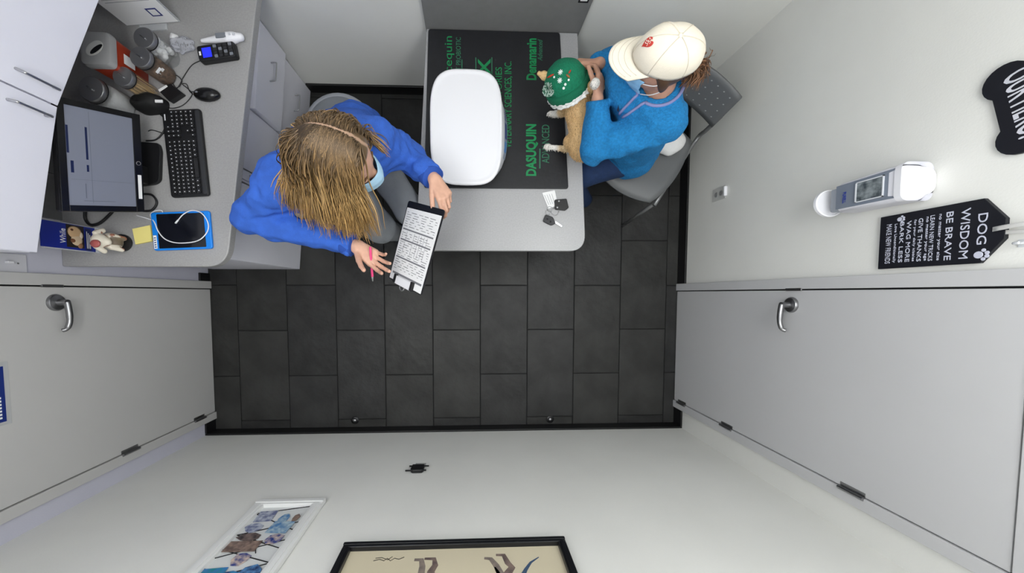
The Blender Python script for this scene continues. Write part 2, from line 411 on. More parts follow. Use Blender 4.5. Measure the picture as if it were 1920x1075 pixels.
for (y0, y1, hy) in ((YD+.002, YS-.004, YD+.03), (YC0, YD-.002, YD-.032)):
    f = MB().prism([(front_x(y0)-.018, y0), (front_x(y0), y0), (front_x(y1), y1), (front_x(y1)-.018, y1)], .012, .815).build('door', cab_m, t2, bevel=.002)
    bow_handle((front_x(hy), hy, .60), (front_x(hy), hy, .725), nd*.028, .0035, f)
# wall cabinet above the counter (front follows the corner)
ZU = 1.2
q0 = G(70, 474, ZU); q1 = G(108, 200, ZU); q2 = G(186, 0, ZU); q2 = q1 + (q2-q1)*((YT-.002-q1.y)/(q2.y-q1.y))
t = thing('wall_cabinet', 'white two door wall cabinet mounted above the monitor', 'cabinet', (-1.55, .7, ZU))
MB().prism([(XL+.001, q0.y), (q0.x-.02, q0.y), (q1.x-.02, q1.y), (q2.x-.02, YT-.002), (XL+.001, YT-.002)], ZU+.003, 2.1).build('body', ucab_m, t)
for a, b, hs in ((q0, q1, 1), (q1, q2, 0)):
    d = (b-a).normalized(); n = V(d.y, -d.x, 0); L_ = (b-a).length
    A = a + d*(.0 if hs else .002); B = b - d*(.002 if hs else .0)
    f = MB().prism([(A-n*.019)[:2], A[:2], B[:2], (B-n*.019)[:2]], ZU, 2.095).build('door', ucab_m, t, bevel=.002)
    hp = b - d*.042 if hs else a + d*.05
    bow_handle((hp.x, hp.y, ZU+.03), (hp.x, hp.y, ZU+.125), n*.025, .004, f)
# ---------------------------------------------------------------- exam table
ZT = .62
tc_ = [G(800, 47, ZT), G(779, 470, ZT), G(1098, 471, ZT), G(1083, 52, ZT)]
tc_[0].y = tc_[3].y = YT-.022
pr = poly_round([p[:2] for p in tc_], [0, .05, .085, 0], 10)
t = thing('exam_table', 'pale grey speckled exam table with rounded corner under the black mat', 'table', (.16, .75, 0))
MB().prism(pr, ZT-.035, ZT).build('table_top', lamt_m, t, bevel=.003)
box('pedestal', (-.05, 1.0, 0), (.38, 1.24, ZT-.035), lamd_m, t, bevel=.004)
pa, pb = GY(786, 3, YT), GY(1108, 3, YT)
t = thing('wall_panel', 'dark grey laminate splash panel on the wall above the exam table', 'panel', (.16, YT-.001, ZT))
MB().box((tc_[0].x-.005, YT-.02, ZT-.03), (tc_[3].x+.01, YT-.001, 1.15)).build('board', mat('charcoal_laminate', (122, 122, 122), .5, var=.03, vscale=30), t, bevel=.002)
c = GY(1094, 2, YT-.021)
t = thing('notice_card', 'small black edged card fixed to the dark splash panel', 'card', (c.x, YT-.021, c.z))
box('card_border', (c.x-.022, YT-.0225, c.z-.008), (c.x+.022, YT-.0203, c.z+.06), black_p, t)
box('card_face', (c.x-.015, YT-.0232, c.z+.002), (c.x+.015, YT-.0226, c.z+.05), white_pp, t)
# black mat with green lettering
ZM = ZT+.012
mc = [G(803, 49, ZM), G(795, 352, ZM), G(1066, 354, ZM), G(1050, 51, ZM)]
mc[0].y = mc[3].y = YT-.03
t = thing('exam_mat', 'black rubber mat with green lettering on the exam table', 'mat', (.15, .8, ZT))
MB().prism(poly_round([p[:2] for p in mc], [.012]*4, 3), ZT+.0005, ZM).build('pad', mat('black_vinyl_mat', (27, 28, 32), .42, var=.08, vscale=20, bump=.08, bscale=60), t, bevel=.004)
green = mat('green_print', (14, 128, 74), .6); greend = mat('pale_green_print', (48, 112, 84), .6)
def mat_text(s, u0, v0, u1, v1, m, bold=0., shear=0.):   # pixel box on the mat; reads upward in the picture
    A = G((u0+u1)/2, v1, ZM+.0008); B = G((u0+u1)/2, v0, ZM+.0008); C = G(u0, (v0+v1)/2, ZM); D = G(u1, (v0+v1)/2, ZM)
    text(s, (A+B)/2, (B-A), V(-(B-A).y, (B-A).x, 0), .1, m, t, width=(B-A).length, height=(D-C).length, bold=bold, shear=shear)
mat_text('Glycequin', 833, 68, 852, 172, green); mat_text('DAILY PET PROBIOTIC', 855, 70, 864, 172, greend)
mat_text('NUTRAMAX', 896, 110, 920, 330, green, .02)
mat_text('LABORATORIES', 929, 126, 941, 240, green); mat_text('VETERINARY SCIENCES, INC.', 946, 115, 961, 277, green)
mat_text('Denamarin', 987, 72, 1006, 150, green, .03); mat_text('Advanced', 1008, 74, 1017, 114, greend, 0, .3)
mat_text('DASUQUIN', 986, 233, 1009, 330, green, .035); mat_text('ADVANCED', 1016, 234, 1030, 306, greend)
for (u0, v0, u1, v1) in ((1011, 279, 1013.5, 316), (891.5, 108, 893, 160), (921.5, 108, 923, 160), (865.5, 112, 867, 160)):
    A, B = G(u0, v1, ZM), G(u1, v0, ZM); box('lettering_rule', (A.x, A.y, ZM), (B.x, B.y, ZM+.001), greend, t)
# ---------------------------------------------------------------- baby scale on the mat
zs = ZM+.095
cs = [G(806, 240, zs), G(942, 240, zs), G(872, 128, zs), G(874, 346, zs)]
sc = V((cs[0].x+cs[1].x)/2, (cs[2].y+cs[3].y)/2, ZM); ha, hb = (cs[1].x-cs[0].x)/2, (cs[2].y-cs[3].y)/2
t = thing('animal_scale', 'white plastic animal scale with smooth rounded lid on the mat', 'scale', sc)
def sq(a, b, p, n=64):            # superellipse loop
    out = []
    for i in range(n):
        th = 2*PI*i/n; c, s_ = math.cos(th), math.sin(th)
        out.append((a*math.copysign(abs(c)**(2/p), c), b*math.copysign(abs(s_)**(2/p), s_)))
    return out
def lp(a, b, p, z, kp=1.0): return [V(sc.x+(x*kp if x > 0 else x), sc.y+y, z) for x, y in sq(a, b, p)]
MB().loft([lp(ha*.95, hb*.86, 2.6, ZM+.001, 1.18), lp(ha*.97, hb*.93, 2.6, ZM+.012, 1.21), lp(ha*.97, hb*.97, 2.8, zs-.03, 1.10), lp(ha*.97, hb*.97, 3.6, zs-.016, 1.0)]).build('base', mat('pale_grey_plastic', (205, 206, 212), .4), t, smooth=True, sharp=50)
MB().loft([lp(ha*.95, hb*.95, 3.6, zs-.016), lp(ha*1.0, hb*1.0, 3.6, zs-.014), lp(ha*1.0, hb*1.0, 3.6, zs-.005), lp(ha*.975, hb*.98, 3.6, zs), lp(ha*.93, hb*.95, 3.6, zs-.0005), lp(ha*.90, hb*.93, 3.5, zs-.004), lp(ha*.86, hb*.9, 3.4, zs-.0045), lp(ha*.4, hb*.5, 2.6, zs-.0045)]).build('lid', white_p, t, smooth=True, sharp=60)
lab = mat('label_grey_blue', (150, 160, 178), .4); navy = mat('navy_print', (40, 52, 120), .4)
def side(u, v, off=.001):          # the curved +x side of the base
    y = sc.y + (u-.5)*2*.12; z = ZM+.014 + v*.045; k_s = .97*(1.21-.11*v); x = sc.x + ha*k_s*(1-abs((y-sc.y)/(hb*(.93+.04*v)))**2.65)**(1/2.65); return V(x+off, y, z)
l = MB().plate(lambda u, v: side(u, v), 14, 4, (.001, 0, 0)).build('label_plate', lab, t)
MB().plate(lambda u, v: side(.38+.3*u, .25+.5*v, .0022), 10, 4, (.0006, 0, 0)).build('display', navy, t)
MB().plate(lambda u, v: side(.12+.2*u, .2+.6*v, .0022), 10, 4, (.0006, 0, 0)).build('blue_badge', mat('sky_print', (86, 140, 200), .4), t)
for i in range(4): MB().plate(lambda u, v: side(.74+.045*i+.02*u, .25+.5*v, .0022), 4, 3, (.0006, 0, 0)).build('lettering', navy, t)
# ---------------------------------------------------------------- key ring
t = thing('car_keys', 'bunch of car keys with white tag and black fobs on the table', 'keys', G(1040, 395, ZT))
def flat(name, pts, z0, z1, m, par, rad=0.004, bev=.0015):
    P = [G(u, v, ZT)[:2] for u, v in pts]; return MB().prism(poly_round(P, [rad]*len(P), 4), z0, z1).build(name, m, par, bevel=bev)
flat('tag', [(1016, 362), (1040, 357), (1046, 385), (1028, 392)], ZT+.001, ZT+.004, white_pp, t)
for k in range(4):
    A, B = G(1021+k*4.5, 366-k*.8, ZT+.0043), G(1029+k*3.6, 384-k*.8, ZT+.0043); MB().tube([A, B], .0008, 4).build('print_line', grey_p, t)
f = flat('remote_fob', [(1039, 376), (1061, 374), (1065, 391), (1059, 396), (1040, 394)], ZT+.001, ZT+.017, black_p, t, .005, .003)
for (u, v) in ((1048, 377), (1045, 389)): MB().lathe([(.0055, 0), (.005, .003), (.001, .0035)], 12, (G(u, v, ZT+.017), V(1,0,0), V(0,1,0), V(0,0,1))).build('button', chrome, f, smooth=True)
f = flat('key_head', [(1022, 403), (1036, 408), (1041, 420), (1033, 424), (1017, 416)], ZT+.001, ZT+.013, dark_p, t, .007, .003)
for (u, v) in ((1026, 411), (1032, 416)): MB().lathe([(.0045, 0), (.004, .002), (.001, .0022)], 10, (G(u, v, ZT+.013), V(1,0,0), V(0,1,0), V(0,0,1))).build('button', black_p, f, smooth=True)
flat('key_blade', [(1038, 418), (1041, 415), (1054, 424), (1052, 427)], ZT+.004, ZT+.008, chrome, t, .001, .0005)
for (u, v, r) in ((1028, 398, .012), (1041, 397, .018), (1031, 392, .012)):
    c = G(u, v, ZT+.006); MB().tube([c+V(r*math.cos(k*PI/10), r*math.sin(k*PI/10), .002*math.sin(k)) for k in range(21)], .0014, 6).build('split_ring', chrome, t, smooth=True)
# ---------------------------------------------------------------- things on the counter
def on(u, v, z=0): return G(u, v, ZC+z)
def cframe(p, ang): c, s_ = math.cos(ang), math.sin(ang); return (Vector(p), V(c, s_, 0), V(-s_, c, 0), V(0, 0, 1))
# monitor
mt = [G(116, 183, 1.18), G(101, 393, 1.18)]; mbm = [G(267, 214, .955), G(264, 399, .955)]
top = (mt[0]+mt[1])/2; bot = (mbm[0]+mbm[1])/2; wdir = V(0, 1, 0)
hw = ((mt[0]-mt[1]).length + (mbm[0]-mbm[1]).length)/4; up_ = (top-bot); hh = up_.length/2; up_.normalize(); ctr = (top+bot)/2
ctr.y = (top.y+bot.y)/2
nrm = up_.cross(wdir).normalized()
if nrm.x < 0: nrm = -nrm
rgt = up_.cross(nrm).normalized()     # screen right as the viewer sees it is -y or +y
rgt = V(0, -1, 0)
t = thing('computer_monitor', 'black framed computer monitor showing a grey window on the counter', 'monitor', (bot.x-.06, ctr.y, ZC))
fr = (ctr, rgt, up_, nrm)
MB().prism(rrect(hw, hh, .008, 3), -.028, -.004, fr).build('housing', black_p, t, bevel=.004)
bz = MB(); w = .02
for (x0_, x1_, y0_, y1_) in ((-hw, hw, hh-w, hh), (-hw, hw, -hh, -hh+w*1.3), (-hw, -hw+w, -hh+w*1.3, hh-w), (hw-w, hw, -hh+w*1.3, hh-w)):
    bz.prism([(x0_, y0_), (x1_, y0_), (x1_, y1_), (x0_, y1_)], -.004, .004, fr)
bz = bz.build('bezel', black_g, t, bevel=.001)
scr = MB().prism([(-hw+w, -hh+w*1.3), (hw-w, -hh+w*1.3), (hw-w, hh-w), (-hw+w, hh-w)], -.003, .0008, fr).build('screen', mat('lit_screen', (116, 120, 134), .25, emit=.10), t)
sd = mat('screen_blue', (22, 32, 70), .3); sg = mat('screen_line', (88, 92, 106), .3)
def sbar(x0_, x1_, y0_, y1_, m): MB().prism([(x0_, y0_), (x1_, y0_), (x1_, y1_), (x0_, y1_)], .0009, .0012, fr).build('screen_item', m, scr)
W2, H2 = hw-w, hh-w
sbar(-W2*.62, W2*.05, H2*.42, H2*.48, sd); sbar(W2*.16, W2*.3, H2*.42, H2*.48, sd); sbar(W2*.1, W2*.34, H2*.82, H2*.9, sd); sbar(-W2*.6, -W2*.05, H2*.92, H2*.98, sd)
sbar(W2*.55, W2*.85, H2*.52, H2*.54, sg); sbar(-W2*.95, W2*.95, H2*.35, H2*.355, sg); sbar(W2*.47, W2*.475, -H2*.9, H2*.9, sg); sbar(W2*.9, W2*.91, -H2*.3, H2*.6, sg)
MB().tube([ctr+rgt*(.001+.007*math.cos(k*PI/8))+up_*(-hh+w*.65+.007*math.sin(k*PI/8))+nrm*.0045 for k in range(17)], .001, 5).build('logo_ring', chrome, bz)
MB().prism([(.045, -hh+.006), (.135, -hh+.006), (.135, -hh+.018), (.045, -hh+.018)], .0042, .0048, fr).build('label_strip', white_pp, bz)
sb = [on(262, 268), on(303, 271), on(307, 285), on(305, 340), on(297, 347), on(262, 352)]
MB().prism(poly_round([p[:2] for p in sb], [.004, .012, .01, .01, .012, .004], 4), ZC+.001, ZC+.016).build('stand_foot', black_p, t, bevel=.004)
MB().obox((bot.x-.055, ctr.y, ZC+.10), (1, 0, 0), (0, 1, 0), (0, 0, 1), .014, .035, .09).build('stand_neck', black_p, t, bevel=.004)
# keyboard
ko, kx = on(352, 290, .008), None
kc = [on(318, 209), on(389, 207), on(387, 368), on(315, 373)]
kX = ((kc[1]+kc[2])-(kc[0]+kc[3])); ka = kX.length/4; kX.normalize(); kY = V(-kX.y, kX.x, 0); kb = ((kc[0]+kc[1])-(kc[2]+kc[3])).length/4
kctr = sum(kc, V(0,0,0))/4; fr = (kctr, kX, kY, V(0, 0, 1))
t = thing('keyboard', 'black full size keyboard with white legends beside the monitor', 'keyboard', kctr)
MB().prism(rrect(ka, kb, .012, 4), .001, .014, fr).build('case', black_p, t, bevel=.004)
MB().prism(rrect(.009, kb*.96, .006, 3, (ka-.012, 0)), .014, .0175, fr).build('palm_edge', dark_p, t, bevel=.002)
key_m = mat('key_black', (30, 30, 32), .5); leg_m = mat('key_legend', (215, 215, 220), .6)
# rows run along kY (the board is seen from its right side); row 0 = function keys
rows = 6; rx0 = -ka+.014; rdx = (2*ka-.04)/rows
kcache = {}
def keycap(x, y, wx, wy, legend=True):
    k = (round(wx, 4), round(wy, 4), legend)
    if k not in kcache:
        b = MB().prism(rrect(wx/2, wy/2, .002, 2), 0, .005, (V(0,0,0), kX, kY, V(0,0,1)))
        o = b.build('key', key_m, None); kcache[k] = [o]
        kl = None
        if legend: kl = MB().prism([(-.002, -.0015), (.002, -.0015), (.002, .0015), (-.002, .0015)], .005, .0053, (V(0,0,0), kX, kY, V(0,0,1))).build('legend', leg_m, o)
        kcache[k].append(kl)
    else:
        o = kcache[k][0].copy(); COL.objects.link(o)
        if kcache[k][1]:
            l_ = kcache[k][1].copy(); COL.objects.link(l_); l_.parent = o
    o.parent = t; o.location = kX*x + kY*y + V(0, 0, .0142)
yA, yB, yC_, yD_ = -kb+.012, kb*.30, kb*.38, kb*.56      # main block, nav block, number block
for r in range(rows):
    x = rx0 + rdx*(r+.5); n = 14 if r else 13
    if r < 5:
        wy = (yB-yA)/n
        for i in range(n): keycap(x, yA+wy*(i+.5), rdx*.82, wy*.84, True)
    else:
        for (f0, f1) in ((0, .09), (.1, .18), (.19, .27), (.28, .66), (.67, .75), (.76, .84), (.85, .92), (.93, 1)):
            keycap(x, yA+(yB-yA)*(f0+f1)/2, rdx*.82, (yB-yA)*(f1-f0)*.94, not (f0 == .28))
    for i in range(3):
        if r in (3,): continue
        if r == 4 and i != 1: continue
        keycap(x, yB+.008+(yC_+.045-yB)/3*(i+.5)*.9, rdx*.82, .012, True)
    if r > 0:
        for i in range(4): keycap(x, kb*.62+(kb*.35)/4*(i+.5), rdx*.82, kb*.35/4*.86, True)
MB().prism([(-ka+.009, kb*.76), (-ka+.014, kb*.76), (-ka+.014, kb*.9), (-ka+.009, kb*.9)], .0141, .0146, fr).build('brand_mark', leg_m, t)
# mouse
c = on(391, 180); t = thing('computer_mouse', 'black computer mouse beside the keyboard', 'mouse', c)
fx = (c, V(1, 0, 0), V(0, 1, 0), V(0, 0, 1)); hw_, hl_ = .024, .052
def mouse_fn(P): return smax(ell(P, (c.x, c.y, c.z+.008), (hl_, hw_+.003, .026)), c.z+.001-P[:, 2], .003)
blob('shell', mouse_fn, (c.x-.06, c.y-.04, c.z-.004), (c.x+.06, c.y+.04, c.z+.04), .0035, black_g, t)
MB().lathe([(.006, -.003), (.008, -.001), (.008, .001), (.006, .003)], 14, (c+V(-.026, 0, .026), V(1,0,0), V(0,0,1), V(0,1,0))).build('scroll_wheel', grey_p, t, smooth=True)
box('button_seam', (c.x-.045, c.y-.0007, c.z+.026), (c.x-.012, c.y+.0007, c.z+.0335), dark_p, t)
# card terminal
cc = [on(378, 94), on(447, 86), on(450, 113), on(382, 126)]
c = sum(cc, V(0,0,0))/4; X = (cc[1]+cc[2]-cc[0]-cc[3]); la = X.length/4; X.normalize(); Y = V(-X.y, X.x, 0); lb = (cc[0]+cc[1]-cc[2]-cc[3]).length/4; fr = (c, X, Y, V(0, 0, 1))
t = thing('card_terminal', 'black card terminal with lit blue screen and keypad', 'card terminal', c)
MB().prism(rrect(la, lb, .01, 4), .001, .03, fr).build('body', black_p, t, bevel=.005)
MB().prism([(-la*.72, -lb*.6), (-la*.25, -lb*.6), (-la*.25, lb*.6), (-la*.72, lb*.6)], .03, .0308, fr).build('screen', mat('blue_screen', (40, 50, 250), .3, emit=.7), t)
for i in range(4):
    for j in range(4): MB().prism(rrect(.0065, .0055, .002, 2, (-la*.02+i*la*.27, -lb*.62+j*lb*.41)), .03, .0325, fr).build('keypad_key', dark_p if (i+j) % 3 else grey_p, t)
MB().prism([(-la*.9, -lb*.25), (-la*.8, -lb*.25), (-la*.8, lb*.25), (-la*.9, lb*.25)], .03, .0306, fr).build('brand_mark', white_pp, t)
# white handheld device behind it
cc = [on(382, 76, .02), on(448, 70, .02)]; c = (cc[0]+cc[1])/2; c.z = ZC
t = thing('barcode_scanner', 'white handheld scanner lying against the back splash', 'scanner', c)
X = (cc[1]-cc[0]).normalized()
blob('body', lambda P: smax(smin(cap(P, c+X*-.075+V(0,0,.018), c+X*.045+V(0,0,.02), .008, .019), cap(P, c+X*.03+V(0,0,.022), c+X*.075+V(0,0,.02), .02, .015), .01), c.z+.001-P[:, 2], .004), (c.x-.12, c.y-.05, c.z-.004), (c.x+.12, c.y+.05, c.z+.06), .004, white_p, t)
MB().obox(c+X*.01+V(0, 0, .04), X, (-X.y, X.x, 0), (0, 0, 1), .02, .009, .0025).build('display', grey_p, t, bevel=.001)
for k in (0, 1): MB().obox(c+X*(.045+.016*k)+V(0, 0, .0415), X, (-X.y, X.x, 0), (0, 0, 1), .004, .004, .0025).build('button', mat('pale_button', (200, 202, 210), .4), t, bevel=.001)
# cable hub box with label
cc = [on(305, 175), on(327, 162), on(350, 180), on(326, 196)]; c = sum(cc, V(0,0,0))/4
t = thing('cable_hub', 'small square black hub box with white label and cables', 'hub', c)
MB().prism(poly_round([p[:2] for p in cc], [.005]*4, 3), ZC+.001, ZC+.022).build('case', black_p, t, bevel=.003)
lc = [on(305, 174), on(320, 165), on(323, 168), on(308, 178)]
MB().prism([p[:2] for p in lc], ZC+.0221, ZC+.0226).build('label', white_pp, t)
# dark docking unit beside the monitor
cc = [on(266, 192), on(300, 182), on(320, 192), on(316, 214), on(276, 218), on(260, 208)]; c = sum(cc, V(0,0,0))/6
t = thing('docking_station', 'bulky black docking unit in the shadow beside the monitor', 'electronics', c)
bs = poly_round([p[:2] for p in cc], [.02]*6, 4); cxy = Vector((c.x, c.y))
MB().loft([[V(*p, ZC+.001) for p in bs], [V(*p, ZC+.03) for p in bs], [V(*(cxy+(Vector(p)-cxy)*.8), ZC+.06) for p in bs], [V(*(cxy+(Vector(p)-cxy)*.5), ZC+.07) for p in bs]]).build('body', mat('soft_black', (14, 14, 15), .7), t, smooth=True, sharp=50)
MB().tube([c+V(-.03, -.01, .068), c+V(.03, -.01, .062)], .006, 8).build('ridge', black_p, t, smooth=True)
MB().obox(on(298, 190, .058), (1,0,0), (0,1,0), (0,0,1), .014, .005, .002).build('tab', white_pp, t)
# jars with metal lids
glass = mat('clear_glass', (235, 240, 240), .05, trans=.9, alpha=.35)
def jar(lab, x, y, r, h, fill_m, fillname, extra=None):
    t = thing('glass_jar', lab, 'jar', (x, y, ZC), 'lidded jars on the counter')
    fr = (V(x, y, ZC), V(1,0,0), V(0,1,0), V(0,0,1))
    MB().lathe([(r*.92, .001), (r, .006), (r, h-.03), (r*.88, h-.022), (r*.88, h-.014)], 28, fr).build('glass', glass, t, smooth=True, sharp=50)
    l = MB().lathe([(r*.98, h-.018), (r*1.0, h-.016), (r*1.0, h-.003), (r*.95, h), (r*.3, h+.001)], 28, fr).build('lid', mat('lid_steel', (150, 150, 152), .38, metal=.85), t, smooth=True, sharp=50)
    MB().lathe([(r*1.02, h-.02), (r*1.02, h-.017)], 28, fr).build('seal', black_p, t)
    MB().obox((x, y, h+ZC+.004), (.8, -.6, 0), (.6, .8, 0), (0, 0, 1), .011, .002, .003).build('lid_grip', chrome, l, bevel=.001)
    if fillname == 'cotton_ball':
        for k in range(26):
            a = RNG.uniform(0, 2*PI); rr = r*.62*math.sqrt(RNG.uniform()); z = .018+.085*k/26
            c = V(x+rr*math.cos(a), y+rr*math.sin(a), ZC+z)
            MB().lathe([(.002, -.011), (.009, -.007), (.012, 0), (.009, .007), (.002, .011)], 10, (c, V(1,0,0), V(0,1,0), V(0,0,1))).build('cotton_ball', fill_m, t, smooth=True)
    elif fillname == 'swab_stick':
        for k in range(46):
            a = RNG.uniform(0, 2*PI); rr = r*.82*math.sqrt(RNG.uniform()); c = V(x+rr*math.cos(a), y+rr*math.sin(a), ZC+.006)
            MB().tube([c, c+V(RNG.uniform(-.003, .003), RNG.uniform(-.003, .003), .09)], .0016, 5).build('swab_stick', fill_m, t)
    else:
        MB().lathe([(r*.9, .004), (r*.95, .01), (r*.95, h*.6), (r*.7, h*.66), (r*.2, h*.64)], 24, fr).build(fillname, fill_m, t, smooth=True)
    for k in range(extra or 0):
        MB().obox((x+r*.8, y-r*.62+.006*k, ZC+h-.045-.014*k), (.62, .78, 0), (0, 0, 1), (.78, -.62, 0), .012, .005, .001).build('paper_label', white_pp, t)
    return t
jar('steel lidded jar of white cotton balls beside the leaning sheet', *G(269, 70, ZC+.13)[:2], .038, .13, mat('cotton', (225, 225, 226), .95, bump=.3, bscale=120), 'cotton_ball')
jar('steel lidded jar of brown treats with white labels', *G(262, 106, ZC+.13)[:2], .038, .13, mat('brown_treats', (112, 86, 66), .8, col2=(72, 52, 38), vscale=90, bump=.6, bscale=90), 'treat_filling', 2)
jar('steel lidded jar packed with wooden swab sticks', *G(229, 143, ZC+.13)[:2], .036, .13, mat('swab_wood', (206, 172, 120), .7), 'swab_stick')
jar('largest round steel lid jar right beside the monitor top', *G(170, 166, ZC+.14)[:2], .046, .14, mat('gauze', (190, 190, 190), .9, bump=.4, bscale=60), 'gauze_filling')
# red treat tub
h = .17; _q = G(178, 90, ZC+h); x, y = _q.x, _q.y; t = thing('treat_tub', 'rust red plastic treat tub with grey lid and oval opening', 'tub', (x, y, ZC))
R_ = [V(x+.050*a, y+.056*b, 0) for a, b in [(p[0]/.06, p[1]/.06) for p in rrect(.06, .06, .018, 5)]]
def rl(k, z): return [V(x+(p.x-x)*k, y+(p.y-y)*k, ZC+z) for p in R_]
MB().loft([rl(.9, .001), rl(.94, .008), rl(1, h-.03), rl(.97, h-.022)]).build('tub_body', mat('rust_red_plastic', (150, 52, 30), .3), t, smooth=True, sharp=45)
MB().loft([rl(1.05, h-.026), rl(1.06, h-.012), rl(1.0, h), rl(.9, h+.002)]).build('lid', mat('smoky_lid', (150, 150, 150), .4), t, smooth=True, sharp=45)
o = V(x, y-.002, ZC+h+.002)
MB().lathe([(.034, 0), (.034, .0015), (.03, .002)], 24, (o, V(.8, .6, 0), V(-.6, .8, 0), V(0, 0, 1)), 1.0, .62).build('opening', mat('lid_recess', (195, 195, 192), .5), t)
MB().lathe([(.027, .002), (.026, .003)], 24, (o+V(.008, -.004, 0), V(.8, .6, 0), V(-.6, .8, 0), V(0, 0, 1)), 1.0, .3).build('opening_gap', base_m, t)
MB().plate(lambda u, v: V(x+.0512, y-.02+.035*u, ZC+.07+.045*v), 2, 2, (.0012, 0, 0)).build('paper_label', white_pp, t)
# leaning sheet holder against the back wall
A = V(-1.165, 1.10, ZC+.001); B = V(-1.375, 1.078, ZC+.001); d = (B-A).normalized(); n = V(d.y, -d.x, 0)
if n.y > 0: n = -n
t = thing('sheet_holder', 'white printed sheet in upright clear holder behind the jars', 'sign holder', (A+B)/2)
M_ = (A+B)/2; L_ = (B-A).length/2
MB().obox(M_+V(0, 0, .107), d, n, (0, 0, 1), L_, .0025, .106).build('holder', mat('clear_acrylic', (215, 218, 222), .1, alpha=.45), t)
MB().obox(M_+V(0, 0, .107)+n*.0032, d, n, (0, 0, 1), L_*.96, .0005, .102).build('sheet', white_pp, t)
MB().obox(M_+V(0, 0, .004)+n*.02, d, n, (0, 0, 1), L_*.5, .012, .003).build('foot', mat('clear_acrylic', (215, 218, 222), .1, alpha=.45), t)
for k in range(7): MB().obox(M_+V(0, 0, .19-.012*k)+n*.004+d*(.01*(k % 3)), d, n, (0, 0, 1), L_*(.75-.08*(k % 3)), .0003, .0016).build('print_line', mat('faint_print', (185, 186, 190), .8), t)
fo = M_+V(0, 0, .06)+n*.004-d*.05
for (a, b) in ((.026, .003), (.026, .003)): pass
MB().obox(fo, d, n, (0, 0, 1), .02, .0003, .02).build('print_square', navy, t); MB().obox(fo+n*.0003, d, n, (0, 0, 1), .014, .0003, .014).build('print_square', white_pp, t)
c = on(346, 88); t = thing('plastic_wrapper', 'crumpled clear plastic wrapper by the cotton jar', 'wrapper', c)
blob('film', lambda P: smax(np.abs(ell(P, (c.x, c.y, c.z+.012), (.042, .03, .018)) + .007*nz(P, 160, 3)) - .0022, c.z+.001-P[:, 2], .001), (c.x-.06, c.y-.05, c.z-.003), (c.x+.06, c.y+.05, c.z+.045), .003, mat('clear_film', (210, 212, 222), .2, alpha=.35), t)
c = on(322, 70); t = thing('cotton_wad', 'loose white cotton wad beside the cotton ball jar', 'cotton', c+V(.02, -.01, 0))
c = c+V(.02, -.01, 0); blob('wad', lambda P: ell(P, (c.x, c.y, c.z+.013), (.018, .014, .0135)) + .003*nz(P, 220, 1), (c.x-.03, c.y-.03, c.z-.004), (c.x+.03, c.y+.03, c.z+.035), .003, MATS['cotton'], t)
c = GY(346, 44, YT-.0195); t = thing('paper_card', 'small white paper card standing against the back splash', 'card', (c.x, YT-.025, ZC))
MB().obox((c.x, YT-.026, ZC+.05), (1, 0, 0), V(0, 1, .12).normalized(), V(0, -.12, 1).normalized(), .035, .0008, .048).build('card', white_pp, t)
# cables on the counter
def cable(name, lab, pts, r, m, z=.004):
    P = [on(p[0], p[1], p[2] if len(p) > 2 else z) for p in pts]; o = MB().tube(cat_rom(P, 6), r, 6).build(name, m, None, smooth=True); return tag(o, lab, 'cable')
cable('terminal_cable', 'thin black cable looping from the card terminal to the hub', [(378, 113), (360, 122), (345, 143), (332, 165), (320, 150), (314, 152), (318, 140), (332, 142), (341, 152), (336, 163)], .0017, black_p)
cable('mouse_cable', 'thin black cable from the mouse curling round the hub', [(368, 180), (356, 172), (350, 158), (342, 158), (354, 168), (360, 178), (345, 196), (325, 203), (306, 200)], .0017, black_p)
cable('keyboard_cable', 'thin black cable from keyboard edge under the docking unit', [(317, 254), (300, 248), (285, 244), (278, 246)], .0017, black_p)
cable('power_cable', 'black cable curving below the docking unit to the monitor foot', [(300, 214), (312, 228), (306, 248), (292, 262), (274, 264)], .003, black_p)
cable('video_cable', 'thick black cable loop at the lower monitor corner', [(268, 364), (285, 366), (294, 380), (285, 394), (268, 396)], .0045, black_p, .006)
cable('screen_cable', 'thick black cable looping under the monitor edge by the brochures', [(160, 392, .02), (160, 410, .0075), (170, 422, .0075), (188, 418, .0075), (208, 400, .012), (214, 392, .02)], .006, black_p, .007)
cable('charging_cable', 'white charging cable looped across the tablet', [(256, 404, .004), (270, 408), (288, 412), (304, 402, .008), (303, 395, .01), (290, 396, .008), (282, 404), (290, 418, .014), (298, 436, .0165), (312, 450, .0165), (336, 456, .0165), (370, 452, .0165), (388, 436, .0165), (390, 418, .0165), (378, 400, .0165), (360, 395, .0165), (344, 402, .0165), (334, 413, .0165)], .0022, white_p, .004)
cp = [G(334, 413, ZC+.0165), G(329, 419, ZC+.0165)]
pl = MB().tube([cp[0], cp[1]], .0035, 8).build('plug', white_p, bpy.data.objects['charging_cable'], smooth=True)
